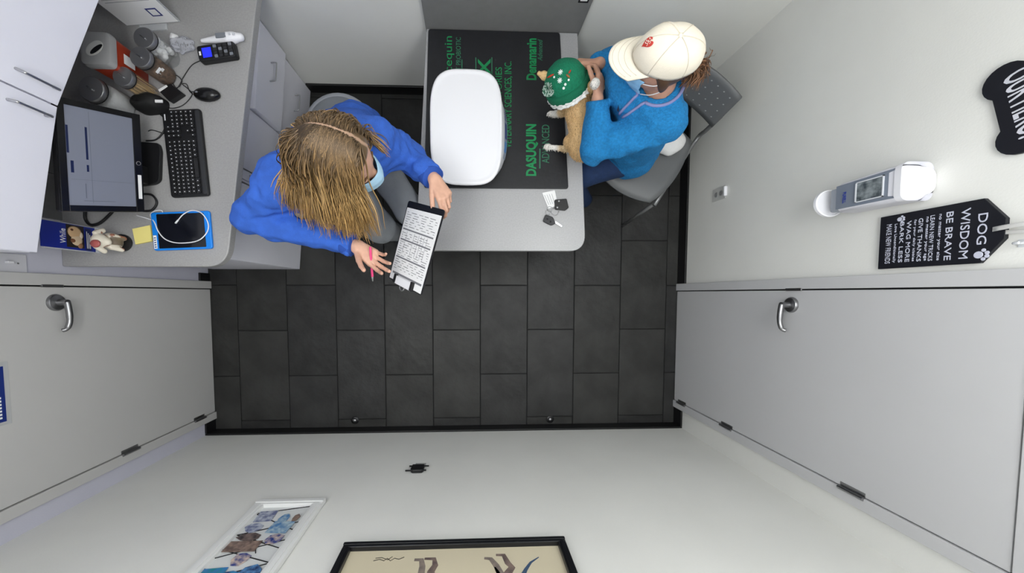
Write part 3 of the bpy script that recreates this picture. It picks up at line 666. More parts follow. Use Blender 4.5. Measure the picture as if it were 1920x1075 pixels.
# tablet in blue case
cc = [on(289, 400), on(398, 396), on(400, 467), on(290, 471)]; c = sum(cc, V(0,0,0))/4; X = (cc[1]+cc[2]-cc[0]-cc[3]); la = X.length/4; X.normalize(); Y = V(-X.y, X.x, 0); lb = (cc[0]+cc[1]-cc[2]-cc[3]).length/4; fr = (c, X, Y, V(0,0,1))
t = thing('tablet', 'tablet in bright blue case lying near the counter corner', 'tablet', c)
MB().prism(rrect(la, lb, .01, 4), .001, .012, fr).build('case', mat('bright_blue_rubber', (16, 128, 226), .45), t, bevel=.003)
MB().prism(rrect(la*.80, lb*.90, .003, 2, (la*.0, 0)), .012, .0128, fr).build('screen', mat('dark_glass', (16, 18, 26), .12), t)
MB().prism([(-la*.97, -lb*.9), (-la*.86, -lb*.9), (-la*.86, -lb*.2), (-la*.97, -lb*.2)], .012, .0126, fr).build('name_label', white_pp, t)
for k in range(5): MB().prism([(-la*.95, -lb*(.84-.12*k)), (-la*.885, -lb*(.84-.12*k)), (-la*.89, -lb*(.78-.12*k)), (-la*.945, -lb*(.79-.12*k))], .0126, .0129, fr).build('pen_mark', navy, t)
# sticky note pad
cc = [on(251, 430), on(284, 423), on(288, 453), on(257, 459)]; c = sum(cc, V(0,0,0))/4
t = thing('sticky_notes', 'yellow sticky note pad beside the tablet', 'note pad', c)
P = [p[:2] for p in cc]
MB().prism(P, ZC+.001, ZC+.007).build('pad', mat('note_yellow_edge', (222, 208, 120), .8), t)
MB().plate(lambda u, v: V(*((Vector(P[0])*(1-u)+Vector(P[1])*u)*(1-v) + (Vector(P[3])*(1-u)+Vector(P[2])*u)*v), ZC+.0073+.004*v*v*u), 5, 5, (0, 0, .0004)).build('top_sheet', mat('note_yellow', (240, 226, 140), .8), t)
# brochure display at the wall
xb = G(172, 447, ZC+.02).x-.003; t = thing('brochure_stand', 'blue pet brochures in clear stand against the left wall', 'brochure stand', (xb, .235, ZC))
_yb = G(130, 445, .95).y; y0_, y1_ = _yb-.048, _yb+.048
MB().box((xb-.010, y0_-.004, ZC+.001), (xb-.002, y1_+.004, ZC+.19)).build('holder', mat('clear_acrylic', (215, 218, 222), .1, alpha=.45), t)
MB().box((xb-.002, y0_-.004, ZC+.001), (xb+.03, y1_+.004, ZC+.006)).build('holder_foot', mat('clear_acrylic', (215, 218, 222), .1, alpha=.45), t)
blue = mat('brochure_blue', (20, 40, 140), .4)
b_ = box('brochure', (xb-.002, y0_, ZC+.006), (xb+.002, y1_, ZC+.20), blue, t)
text('While', (xb+.0024, (y0_+y1_)/2+.0, ZC+.128), (0, 1, 0), (0, 0, 1), .05, white_pp, b_, width=.055, height=.02)
ph = box('cover_picture', (xb+.002, y0_+.008, ZC+.05), (xb+.003, y1_-.002, ZC+.115), mat('cover_dark', (36, 28, 24), .5), b_)
for (yy, zz, ra, rb, cl) in ((.255, .085, .024, .026, (205, 170, 130)), (.225, .078, .022, .022, (214, 190, 160)), (.262, .095, .008, .01, (90, 50, 30)), (.222, .09, .01, .012, (110, 70, 45)), (.245, .062, .014, .008, (225, 210, 190)), (.205, .066, .012, .01, (150, 110, 80))):
    MB().lathe([(ra, 0), (ra*.8, .002), (ra*.2, .0024)], 16, (V(xb+.003, yy-.235+_yb, ZC+zz), V(0, 1, 0), V(0, 0, 1), V(1, 0, 0)), 1, rb/ra).build('picture_patch', mat('patch_%d%d%d' % cl, cl, .6), ph, smooth=True)
box('text_strip', (xb+.002, y0_+.002, ZC+.022), (xb+.003, y1_-.006, ZC+.045), mat('deep_navy', (18, 30, 84), .4), b_)
for k in range(3): box('print_line', (xb+.003, y0_+.01, ZC+.026+.006*k), (xb+.0034, y1_-.03+.006*k, ZC+.0285+.006*k), white_pp, b_)
# ceramic figurine
c = on(232, 456); t = thing('figurine', 'small ceramic dog figurine in cream and brown on black base', 'figurine', c)
MB().lathe([(.036, 0), (.039, .003), (.039, .010), (.034, .012)], 20, (c+V(0,0,.001), V(1,0,0), V(0,1,0), V(0,0,1)), 1, .9).build('base', black_p, t, smooth=True, sharp=40)
def fig(P):
    d = ell(P, c+V(-.004, 0, .036), (.024, .028, .03)); d = smin(d, ell(P, c+V(-.004, -.002, .075), (.02, .022, .022)), .008)
    d = smin(d, ell(P, c+V(.012, -.006, .07), (.012, .012, .010)), .005)
    d = smin(d, cap(P, c+V(.01, .016, .05), c+V(.018, .012, .018), .008, .007), .004); d = smin(d, cap(P, c+V(.006, -.02, .05), c+V(.02, -.026, .03), .008, .007), .004)
    d = smin(d, cap(P, c+V(-.008, .02, .085), c+V(-.004, .03, .066), .007, .008), .003); d = smin(d, cap(P, c+V(-.008, -.022, .085), c+V(-.002, -.034, .066), .007, .008), .003)
    return d
def figc(v):
    q = (v-A3(c))/1.25; w_ = nz(q, 130, 2)
    r_ = np.where((w_ > .25)[:, None], L3((150, 100, 80)), L3((222, 214, 198))); return np.where(((np.hypot(q[:, 1], q[:, 0]-.02) < .014) & (abs(q[:, 2]-.04) < .02))[:, None], L3((120, 108, 92)), r_)
blob('body', lambda P: fig((P-A3(c))/1.25+A3(c))*1.25, (c.x-.065, c.y-.075, c.z+.008), (c.x+.065, c.y+.075, c.z+.14), .0035, mat('glazed_ceramic', (222, 214, 198), .35, attr=True), t, figc)
MB().lathe([(.016, 0), (.014, .004), (.004, .005)], 18, (c+V(.0, -.0175, .1175), V(1,0,0), V(0,1,0), V(0,0,1)), 1.2, 1).build('red_patch', mat('rose_glaze', (170, 90, 86), .35), t, smooth=True)
# light switch on the left wall
c = GX(12, 493, XL); t = thing('light_switch', 'white light switch plate on the wall below the wall cabinet', 'switch', (XL, c.y, c.z))
MB().prism(rrect(.058, .035, .004, 3), .0, .006, (V(XL, c.y, c.z), V(0, 0, 1), V(0, 1, 0), V(1, 0, 0))).build('plate', mat('plate_grey', (205, 205, 212), .4), t, bevel=.002)
MB().obox((XL+.011, c.y+.002, c.z+.0), (0, 0, 1), (0, 1, 0), (1, 0, 0), .009, .004, .006).build('toggle', white_p, t, bevel=.001)
for dz in (-.03, .03): MB().lathe([(.0035, 0), (.003, .0012)], 10, (V(XL+.006, c.y, c.z+dz), V(0, 0, 1), V(0, 1, 0), V(1, 0, 0))).build('screw', steel, t)
# poster in sleeve on the left door
c = GX(12, 790, XL+.0125); t = thing('door_notice', 'blue notice in clear sleeve taped to the left door', 'notice', (XL+.0125, c.y, c.z))
box('sleeve', (XL+.0125, c.y-.012, c.z-.015), (XL+.0135, c.y+.215, c.z+.24), mat('sleeve_film', (205, 206, 208), .2, alpha=.7), t)
box('sheet', (XL+.0136, c.y, c.z), (XL+.0142, c.y+.20, c.z+.22), mat('notice_blue', (22, 44, 120), .5), t)
for k in range(7): box('print_mark', (XL+.0142, c.y+.012+.012*k, c.z+.012), (XL+.0146, c.y+.019+.012*k, c.z+.022-.003*(k % 2)), white_pp, t)
# ---------------------------------------------------------------- right wall
c0 = GX(1533, 372, XR-.07)
t = thing('sanitizer_dispenser', 'white and grey hand sanitizer dispenser with drip tray', 'dispenser', (XR, GX(1640, 352, XR-.08).y, 1.05))
yS = GX(1650, 352, XR-.09).y; zb_, zm_, zt_ = GX(1572, 360, XR-.09).z, GX(1678, 352, XR-.10).z, GX(1738, 350, XR-.03).z
def dl(z, w_, d_, r_): return [V(XR-.001-(d_/2+p[0]), yS+p[1], z) for p in rrect(d_/2, w_, r_, 5)]
MB().loft([dl(zb_, .048, .085, .015), dl(zb_+.006, .052, .095, .02), dl(zm_, .057, .10, .02)]).build('front_housing', mat('housing_white', (226, 226, 234), .4), t, smooth=True, sharp=50)
MB().loft([dl(zm_, .058, .103, .022), dl(zm_+.02, .059, .105, .024), dl(zt_-.03, .056, .10, .03), dl(zt_, .04, .06, .03)]).build('top_cover', mat('cover_white', (240, 240, 246), .35), t, smooth=True, sharp=60)
xf = XR-.1015
gp = MB().prism([(-.041, zb_+.002), (.041, zb_+.002), (.046, zm_-.002), (-.046, zm_-.002)], 0, .003, (V(xf+.004, yS, 0), V(0, 1, 0), V(0, 0, 1), V(-1, 0, 0))).build('grey_panel', mat('panel_slate_grey', (118, 126, 140), .45), t, bevel=.001)
zw0, zw1 = zb_+.38*(zm_-zb_), zb_+.84*(zm_-zb_)
bw = MB()
for (a, b, c_, d_) in ((-.034, .034, zw0, zw0+.004), (-.034, .034, zw1-.003, zw1), (-.034, -.031, zw0, zw1), (.031, .034, zw0, zw1)): bw.box((xf-.003, yS+a, c_), (xf+.001, yS+b, d_))
bw.build('window_rim', mat('rim_white', (215, 218, 224), .4), gp)
MB().box((xf-.001, yS-.031, zw0+.003), (xf+.0012, yS+.031, zw1-.003)).build('window', mat('gel_window', (70, 78, 84), .12, col2=(140, 148, 152), vscale=45), gp)
text('PURELL', (xf-.001, yS-.006, zb_+.16*(zm_-zb_)+.004), (0, -1, 0), (0, 0, 1), .02, mat('logo_blue', (40, 62, 160), .5), gp, width=.038, height=.011)
MB().box((XR-.075, yS-.042, zb_-.045), (XR-.001, yS+.042, zb_)).build('neck', mat('neck_grey', (160, 166, 176), .5), t, bevel=.006)
ct = V(XR-.062, yS-.004, zb_-.062)
MB().lathe([(.045, -.008), (.05, -.004), (.05, .006), (.046, .008), (.044, .003), (.01, .002)], 32, (ct, V(1,0,0), V(0,1,0), V(0,0,1)), 1.15, 1).build('drip_tray', white_p, t, smooth=True, sharp=50)
MB().box((XR-.03, yS-.03, zb_-.075), (XR-.001, yS+.03, zb_-.04)).build('tray_arm', white_p, t, bevel=.004)
# wall outlet
c = GX(1349, 364, XR); t = thing('wall_outlet', 'white power outlet low on the wall beside the chair', 'outlet', (XR, c.y, c.z))
MB().prism(rrect(.036, .055, .004, 3), 0, .005, (V(XR, c.y, c.z), V(0, 1, 0), V(0, 0, 1), V(-1, 0, 0))).build('plate', mat('plate_white', (196, 196, 194), .4), t, bevel=.002)
for dz in (-.02, .02):
    s_ = MB().lathe([(.015, 0), (.014, .002)], 18, (V(XR-.005, c.y, c.z+dz), V(0, 1, 0), V(0, 0, 1), V(-1, 0, 0))).build('socket', mat('socket_grey', (150, 150, 150) if dz < 0 else (210, 210, 208), .5), t)
    for dy in (-.005, .005): box('slot', (XR-.0076, c.y+dy-.001, c.z+dz-.003), (XR-.0068, c.y+dy+.001, c.z+dz+.004), black_p, s_)
MB().box((XR-.018, c.y-.026, c.z+.056), (XR-.001, c.y+.026, c.z+.066)).build('top_lip', white_p, t, bevel=.002)
# dog wisdom sign
pts = [(1648, 403), (1651, 496), (1838, 499), (1885, 466), (1884, 414), (1844, 385)]
P = [GX(u, v, XR-.012) for u, v in pts]; zz0 = (P[0].z+P[1].z)/2; ys0 = (P[0].y+P[5].y)/2; ys1 = (P[1].y+P[2].y)/2; yc = (ys0+ys1)/2; w2 = (ys0-ys1)/2+.004
zsh = (P[2].z+P[5].z)/2; ztop = (P[3].z+P[4].z)/2
shape = [(-w2, zz0), (w2, zz0), (w2, zsh), (w2*.30, ztop), (-w2*.30, ztop), (-w2, zsh)]
t = thing('dog_wisdom_sign', 'black tag shaped dog wisdom sign with white lettering', 'sign', (XR, yc, zz0))
fr = (V(XR-.001, yc, 0), V(0, -1, 0), V(0, 0, 1), V(-1, 0, 0))
MB().prism(shape, 0, .012, fr).build('board', mat('sign_black', (14, 15, 24), .55), t, bevel=.001)
chalk = mat('chalk_white', (196, 198, 214), .7)
xs_ = XR-.0138
def sign_line(s_, f, h, wf, off=0.):    # f: fraction of board height
    z = zz0 + f*(ztop-zz0); text(s_, (xs_, yc - off*w2, z), (0, -1, 0), (0, 0, 1), .03, chalk, t, width=2*w2*wf, height=h)
HS = ztop-zz0
for s_, f, h, wf, off in (('DOG', .855, .075, .48, -.06), ('WISDOM', .735, .075, .98*.82, .02), ('BE BRAVE', .618, .06, .80, .04), ('no matter your size', .543, .035, .78, .04), ('LEARN NEW TRICKS', .482, .040, .78, .04),
                         ('no matter your age', .437, .03, .76, .04), ('GIVE THANKS', .385, .042, .76, .05), ('for your daily kibbles', .335, .03, .74, .05), ('WAG MORE', .282, .045, .74, .06), ('BARK LESS', .218, .042, .74, .06),
                         ('Love Unconditionally', .158, .036, .72, .07), ('MAKE NEW FRIENDS', .095, .058, .74, .07)):
    sign_line(s_, f, h*HS*.86, wf, off)
def paw(y, z, r):
    for (dy, dz, k) in ((0, -.3, .62), (-.75, .35, .3), (-.28, .8, .32), (.28, .8, .32), (.75, .35, .3)):
        MB().lathe([(r*k, 0), (r*k*.9, .001)], 14, (V(XR-.013, y+dy*r, z+dz*r), V(0, 1, 0), V(0, 0, 1), V(-1, 0, 0))).build('paw_print', chalk, t)
paw(yc-w2*.74, zz0+.855*HS, .016); paw(yc+w2*.80, zz0+.20*HS, .011)
rb = mat('ribbon_white', (215, 214, 212), .7)
MB().plate(lambda u, v: V(XR-.016-.012*math.sin(u*PI), yc+.006+.003*math.sin(3*u)-v*.012, ztop-.022+u*.14), 10, 3, (.0015, 0, 0)).build('ribbon', rb, t, smooth=True)
MB().plate(lambda u, v: V(XR-.008-.01*math.sin(u*PI), yc-.004-.012*u-v*.011, ztop-.014+u*.13), 10, 3, (.0015, 0, 0)).build('ribbon', rb, t, smooth=True)
c = GX(1914, 456, XR-.01); t = thing('wall_hook', 'small clear hook on the wall above the dog wisdom sign', 'hook', (XR, c.y, c.z))
MB().tube(cat_rom([(XR-.002, c.y, c.z+.03), (XR-.01, c.y, c.z+.012), (XR-.014, c.y, c.z-.006), (XR-.024, c.y, c.z-.002), (XR-.026, c.y, c.z+.008)], 5), .004, 8).build('hook', mat('clear_plastic', (215, 218, 222), .15), t, smooth=True)
MB().obox((XR-.0015, c.y, c.z+.012), (0, 1, 0), (0, 0, 1), (1, 0, 0), .01, .022, .0015).build('back_plate', mat('clear_plastic', (215, 218, 222), .15), t, bevel=.001)
# bone shaped sign
pA, pB = GX(1886, 152, XR-.01), GX(1913, 255, XR-.01)
t = thing('bone_sign', 'black bone shaped sign with white lettering cut by the frame edge', 'sign', (XR, (pA.y+pB.y)/2, pA.z))
ax_ = (pB-pA); ax_.x = 0; Lb = ax_.length; ax_.normalize(); pu = V(0, -ax_.z, ax_.y) if False else V(0, ax_.z, -ax_.y)
if pu.z < 0: pu = -pu
r = .045; pol = []
def arc(cx_, cy_, r_, a0, a1, n=12): return [(cx_+r_*math.cos(a0+(a1-a0)*k/n), cy_+r_*math.sin(a0+(a1-a0)*k/n)) for k in range(n+1)]
hL = Lb/2
dd = math.radians
pol += arc(-hL, 0, r, dd(350), dd(110), 14)[::1] if False else []
pol = arc(-hL, 0, r, dd(100), dd(310), 14) + arc(hL, 0, r, dd(230), dd(440), 14) + [] 
hB = .155
pol = arc(-hL, 0, r, dd(95), dd(318), 14) + arc(hL, 0, r, dd(222), dd(445), 14) + arc(hL, hB, r, dd(-85), dd(138), 14) + arc(-hL, hB, r, dd(42), dd(265), 14)
ori = (pA+pB)/2; fr = (V(XR-.001, ori.y, ori.z), ax_, pu, V(-1, 0, 0))
MB().prism(pol, 0, .011, fr).build('board', MATS['sign_black'], t, bevel=.001)
text('OUR HERO.', V(XR-.0125, ori.y, ori.z)+pu*.026, ax_, pu, .05, mat('sign_letters', (205, 206, 216), .6), t, width=Lb*1.12, height=.058, bold=.012)
# ---------------------------------------------------------------- front wall: framed pictures, bracket, stops
def frame(t, x0_, x1_, z0_, z1_, w_, d_, m, name='frame_rail'):
    for lo, hi in (((x0_, z0_), (x1_, z0_+w_)), ((x0_, z1_-w_), (x1_, z1_)), ((x0_, z0_+w_), (x0_+w_, z1_-w_)), ((x1_-w_, z0_+w_), (x1_, z1_-w_))):
        o = box(name, (lo[0], YB+.001, lo[1]), (hi[0], YB+d_, hi[1]), m, t, bevel=.003)
        k = w_*.28; box('moulding', (lo[0]+(k if hi[0]-lo[0] < w_*1.5 else 0), YB+d_, lo[1]+(k if hi[1]-lo[1] < w_*1.5 else 0)), (hi[0]-(k if hi[0]-lo[0] < w_*1.5 else 0), YB+d_+.004, hi[1]-(k if hi[1]-lo[1] < w_*1.5 else 0)), m, o, bevel=.0015)
fa = [GY(490, 933, YB+.02), GY(603, 938, YB+.02), GY(345, 1075, YB+.02), GY(520, 1075, YB+.02)]
x0_, x1_, z0_ = (fa[0].x+fa[2].x)/2, (fa[1].x+fa[3].x)/2, (fa[0].z+fa[1].z)/2; z1_ = z0_+.62
t = thing('collage_frame', 'white moulded frame with blue and brown photo collage on cords', 'picture frame', ((x0_+x1_)/2, YB, z0_))
fw_ = .042
frame(t, x0_, x1_, z0_, z1_, fw_, .022, mat('frame_white', (226, 227, 226), .4))
box('backing', (x0_+fw_*.8, YB+.001, z0_+fw_*.8), (x1_-fw_*.8, YB+.007, z1_-fw_*.8), mat('backing_white', (214, 216, 216), .6), t)
ix0, ix1, iz0, iz1 = x0_+fw_, x1_-fw_, z0_+fw_, z1_-fw_; iw = ix1-ix0
for (a, b, c_, d_) in ((.0, .09, 1, .0), (0, .10, 1, .32), (0, .36, 1, .21), (0, .36, 1, .52), (0, .60, 1, .42), (0, .52, 1, .66), (.3, .34, .62, .56), (0, .82, 1, .66), (0, .7, 1, .9)):
    MB().tube([(ix0+a*iw, YB+.009, iz0+b*.5), (ix0+c_*iw, YB+.009, iz0+d_*.5)], .0018, 6).build('cord', black_p, t)
palette = [((96, 104, 140), (180, 186, 200)), ((70, 120, 170), (170, 190, 200)), ((120, 104, 100), (60, 54, 56)), ((150, 128, 116), (96, 80, 76)), ((60, 130, 175), (40, 60, 110)), ((40, 60, 130), (210, 190, 175)), ((90, 140, 190), (30, 44, 90)), ((30, 130, 140), (60, 120, 180))]
blobs = [(.22, .07, .34, .07, 0), (.62, .09, .22, .06, 1), (.86, .09, .14, .05, 3), (.70, .15, .40, .07, 1), (.18, .145, .36, .06, 0), (.28, .205, .46, .05, 2), (.30, .26, .56, .055, 3), (.76, .225, .34, .06, 5), (.45, .325, .34, .06, 5), (.2, .40, .38, .06, 7), (.48, .41, .36, .055, 4), (.80, .40, .38, .07, 6), (.3, .48, .4, .06, 1), (.7, .49, .36, .06, 2)]
for i, (fx_, fz_, w_, h_, k) in enumerate(blobs):
    cx_, cz_ = ix0+fx_*iw, iz0+fz_*.95; a_r = RNG.uniform(-.15, .15)
    n_ = 7; pl_ = [((w_*iw/2)*(.8+.3*RNG.uniform())*math.cos(2*PI*j/n_+.4), (h_/2)*(.85+.35*RNG.uniform())*math.sin(2*PI*j/n_+.4)) for j in range(n_)] if i % 3 else [(-w_*iw/2, -h_/2), (w_*iw/2, -h_/2), (w_*iw/2, h_/2), (-w_*iw/2, h_/2)]
    ca, sa = math.cos(a_r), math.sin(a_r); pl_ = [(max(ix0-cx_+.002, min(ix1-cx_-.002, p*ca-q*sa)), p*sa+q*ca) for p, q in pl_]
    MB().prism(pl_, 0, .0012, (V(cx_, YB+.0095+.0006*(i % 4), cz_), V(1, 0, 0), V(0, 0, 1), V(0, -1, 0)) if False else (V(cx_, YB+.0095+.0008*(i % 4), cz_), V(-1, 0, 0), V(0, 0, 1), V(0, 1, 0)) if False else (V(cx_, YB+.0095+.0008*(i % 4), cz_), V(1, 0, 0), V(0, 0, 1), V(0, 1, 0))).build('photo', mat('collage_%d' % k, palette[k][0], .5, col2=palette[k][1], vscale=55), t)
fb = [GY(650, 1017, YB+.02), GY(1056, 1011, YB+.02)]
x0_, x1_, z0_ = fb[0].x-.005, fb[1].x+.005, (fb[0].z+fb[1].z)/2-.005; z1_ = z0_+.62
t = thing('dog_print', 'black framed cream print of a dog hanging on the front wall', 'picture frame', ((x0_+x1_)/2, YB, z0_))
frame(t, x0_, x1_, z0_, z1_, .028, .024, mat('frame_black', (22, 23, 27), .35))
box('print', (x0_+.02, YB+.001, z0_+.02), (x1_-.02, YB+.006, z1_-.02), mat('cream_paper', (206, 196, 170), .8, var=.03, vscale=4), t)
def ink(name, pts, m, th=.0006, y=.0063):
    MB().prism([(p[0], p[1]) for p in pts], 0, th, (V(0, YB+y, 0), V(1, 0, 0), V(0, 0, 1), V(0, 1, 0))).build(name, m, t)
g1 = mat('ink_grey', (140, 128, 118), .8, col2=(110, 100, 96), vscale=40); g2 = mat('ink_brown', (130, 112, 104), .8, col2=(90, 76, 74), vscale=40); g3 = mat('ink_blue', (60, 82, 110), .8)
pz = lambda u, v: ((lambda q: (q.x, q.z))(GY(u, v, YB+.007)))
def stroke(pp, w_, m, nm='ink_stroke'):
    P3 = [Vector((*pz(u, v), 0)) for u, v in pp]; L1, L2 = [], []
    for i, p in enumerate(P3):
        d = (P3[min(i+1, len(P3)-1)]-P3[max(i-1, 0)]).normalized(); n = Vector((-d.y, d.x, 0)); ww = w_[i] if isinstance(w_, list) else w_
        L1.append(p+n*ww); L2.append(p-n*ww)
    ink(nm, [(p.x, p.y) for p in L1+L2[::-1]], m)
stroke([(777, 1050), (790, 1050), (792, 1062), (788, 1085), (786, 1110)], [.006, .009, .010, .012, .016], g1, 'dog_leg')
stroke([(796, 1048), (814, 1048), (816, 1060), (808, 1072), (806, 1110)], [.005, .008, .010, .012, .016], g2, 'dog_leg')
stroke([(908, 1047), (920, 1048), (930, 1060), (938, 1075), (936, 1110)], [.005, .008, .010, .012, .016], g1, 'dog_leg')
stroke([(930, 1041), (944, 1041), (952, 1056), (960, 1064), (950, 1078), (952, 1110)], [.005, .008, .010, .011, .014, .018], g2, 'dog_leg')
stroke([(928, 1064), (934, 1074), (934, 1090)], [.003, .006, .008], g3, 'ink_accent')
stroke([(1010, 1045), (995, 1055), (986, 1068), (980, 1080), (975, 1110)], [.0015, .004, .006, .008, .012], g3, 'dog_tail')
q = pz(870, 1075); zb0 = q[1]+.06
ink('dog_body', [(x0_+.17+.0*k, 0) for k in range(0)] or [(pz(782, 1075)[0]-.02, zb0), (pz(955, 1075)[0]+.03, zb0), (pz(955, 1075)[0]+.05, zb0+.08), (pz(940, 1075)[0], zb0+.15), (pz(800, 1075)[0], zb0+.16), (pz(760, 1075)[0]-.03, zb0+.24), (pz(740, 1075)[0]-.08, zb0+.22), (pz(760, 1075)[0]-.03, zb0+.1)], g1, .0006, .0064)
stroke([(700, 1052), (712, 1049), (720, 1052), (726, 1047), (732, 1052), (740, 1047), (748, 1049), (758, 1045)], .0012, black_p, 'signature')
stroke([(704, 1047), (716, 1046), (727, 1050), (736, 1044)], .0010, black_p, 'signature')
# small black wall bracket
c = GY(783, 877, YB+.015); t = thing('wall_bracket', 'small black bracket with two rods on the front wall', 'bracket', (c.x, YB, c.z))
MB().prism(poly_round([(-.03, -.032), (.032, -.032), (.034, .02), (.026, .034), (-.024, .034), (-.034, .02)], [.006]*6, 3), .0, .018, (V(c.x, YB+.001, c.z), V(1, 0, 0), V(0, 0, 1), V(0, 1, 0))).build('block', black_p, t, bevel=.003)
MB().tube([(c.x-.045, YB+.012, c.z-.022), (c.x+.055, YB+.012, c.z-.022)], .004, 8).build('rod', black_p, t, smooth=True)
MB().tube([(c.x-.058, YB+.012, c.z+.026), (c.x+.046, YB+.012, c.z+.024)], .004, 8).build('rod', black_p, t, smooth=True)
box('clear_tab', (c.x-.02, YB+.001, c.z-.075), (c.x+.035, YB+.003, c.z-.03), mat('clear_tab_plastic', (210, 210, 208), .2, alpha=.5), t)
for i, (u, v) in enumerate(((666, 788), (1031, 786))):
    c = G(u, v, .0); t = thing('door_stop', ('small round metal floor stop below the wall bracket', 'small round metal floor stop nearest the white door')[i], 'door stop', c)
    fr = (c, V(1,0,0), V(0,1,0), V(0,0,1))
    MB().lathe([(.026, .0006), (.026, .006), (.018, .012), (.012, .012)], 20, fr).build('ring', black_p, t, smooth=True, sharp=40)
    MB().lathe([(.015, .0125), (.013, .018), (.004, .021)], 16, fr).build('cap', steel, t, smooth=True)
# ---------------------------------------------------------------- stool
c = V(-.668, .852, 0); zs_ = .5
t = thing('stool', 'round grey rolling stool beneath the person in blue hoodie', 'stool', c)
fr = (c, V(1,0,0), V(0,1,0), V(0,0,1))
MB().lathe([(.10, zs_-.05), (.165, zs_-.045), (.178, zs_-.025), (.172, zs_-.006), (.155, zs_-.002)], 40, fr).build('seat_rim', mat('stool_rim_grey', (150, 153, 160), .45), t, smooth=True, sharp=60)
MB().lathe([(.155, zs_-.006), (.152, zs_-.001), (.12, zs_+.001), (.03, zs_+.0015)], 40, fr).build('seat_pad', mat('stool_pad_grey', (120, 124, 130), .5), t, smooth=True)
MB().lathe([(.025, .10), (.025, zs_-.05)], 16, fr).build('column', steel, t, smooth=True, sharp=40)
for k in range(5):
    a = 2*PI*k/5+.3; d = V(math.cos(a), math.sin(a), 0)
    l = MB().tube([c+d*.02+V(0,0,.12), c+d*.2+V(0,0,.075)], [.018, .012], 8).build('base_arm', black_p, t, smooth=True)
    MB().lathe([(.012, -.012), (.025, -.01), (.025, .01), (.012, .012)], 14, (c+d*.205+V(0,0,.0255), V(d.x, d.y, 0), V(0,0,1), V(-d.y, d.x, 0))).build('caster', dark_p, l, smooth=True, sharp=40)
# ---------------------------------------------------------------- chair
cb = V(1.075, .965, 0); cf = V(-.53, -.85, 0).normalized(); cs_ = V(-cf.y, cf.x, 0)
if cs_.x < 0: cs_ = -cs_                                  # toward the lower right of the picture
seatc = cb + cf*.235
t = thing('visitor_chair', 'grey plastic visitor chair with perforated back beside the wall', 'chair', (seatc.x, seatc.y, 0))
plas = mat('chair_grey_plastic', (98, 100, 102), .45); tubem = mat('chair_tube_grey', (130, 131, 132), .35, metal=.6)
def seatf(u, v):
    p_, q_ = (u-.5)*2, (v-.5)*2; a = .225*p_*math.sqrt(1-.30*q_*q_); b = .225*q_*math.sqrt(1-.30*p_*p_)
    return seatc + cs_*a + cf*b + V(0, 0, .425 + .02*(abs(u-.5)*2)**2 - .028*max(0, v*2-1.3)**2*2 + .03*max(0, .25-v)*2)
MB().plate(seatf, 14, 14, (0, 0, -.01)).build('seat', plas, t, smooth=True)
def backp(u, v): return cb + cs_*(u-.5)*.42*(1-.08*v) + V(0, 0, .56+.19*v) - cf*(.03+.05*v-.05*(2*u-1)**2*.6)
bk = MB().plate(backp, 14, 8, -cf*.008).build('backrest', plas, t, smooth=True)
hol = mat('hole_pale', (168, 170, 170), .6); hc = None
for i in range(9):
    for j in range(4):
        p = backp(.1+.1*i, .18+.21*j) + cf*.0008; 
        o = MB().lathe([(.004, 0), (.0035, .0006)], 8, (p, cs_, V(0,0,1), cf)).build('perforation', hol, bk)
for sg_ in (-1, 1):
    e = cs_*(.205*sg_)
    pts = [cb+e+V(0,0,.60)-cf*.045, cb+e*1.03+V(0,0,.5)-cf*.02, cb+e*1.06+cf*.02+V(0,0,.41), cb+e*1.06+cf*.42+V(0,0,.405)]
    MB().tube(cat_rom(pts, 5), .011, 10).build('side_rail', tubem, t, smooth=True)
    MB().tube([cb+e*1.06+cf*.40+V(0,0,.405), cb+e*1.12+cf*.46+V(0,0,.012)], .011, 10).build('leg', tubem, t, smooth=True)
    MB().tube([cb+e*1.06+cf*.06+V(0,0,.405), cb+e*1.12-cf*.06+V(0,0,.012)], .011, 10).build('leg', tubem, t, smooth=True)
# white bag on the seat
c = G(1250, 266, .45); c.z = .428; t = thing('white_bag', 'soft white bag tucked on the chair seat behind the person', 'bag', c)
blob('bag', lambda P: smax(ell(P, c+V(0,0,.035), (.095, .075, .045)) + .007*nz(P, 55, 4), .432-P[:, 2], .006), (c.x-.14, c.y-.12, .425), (c.x+.14, c.y+.12, .53), .006, mat('white_fabric', (226, 226, 226), .8, bump=.3, bscale=60), t)
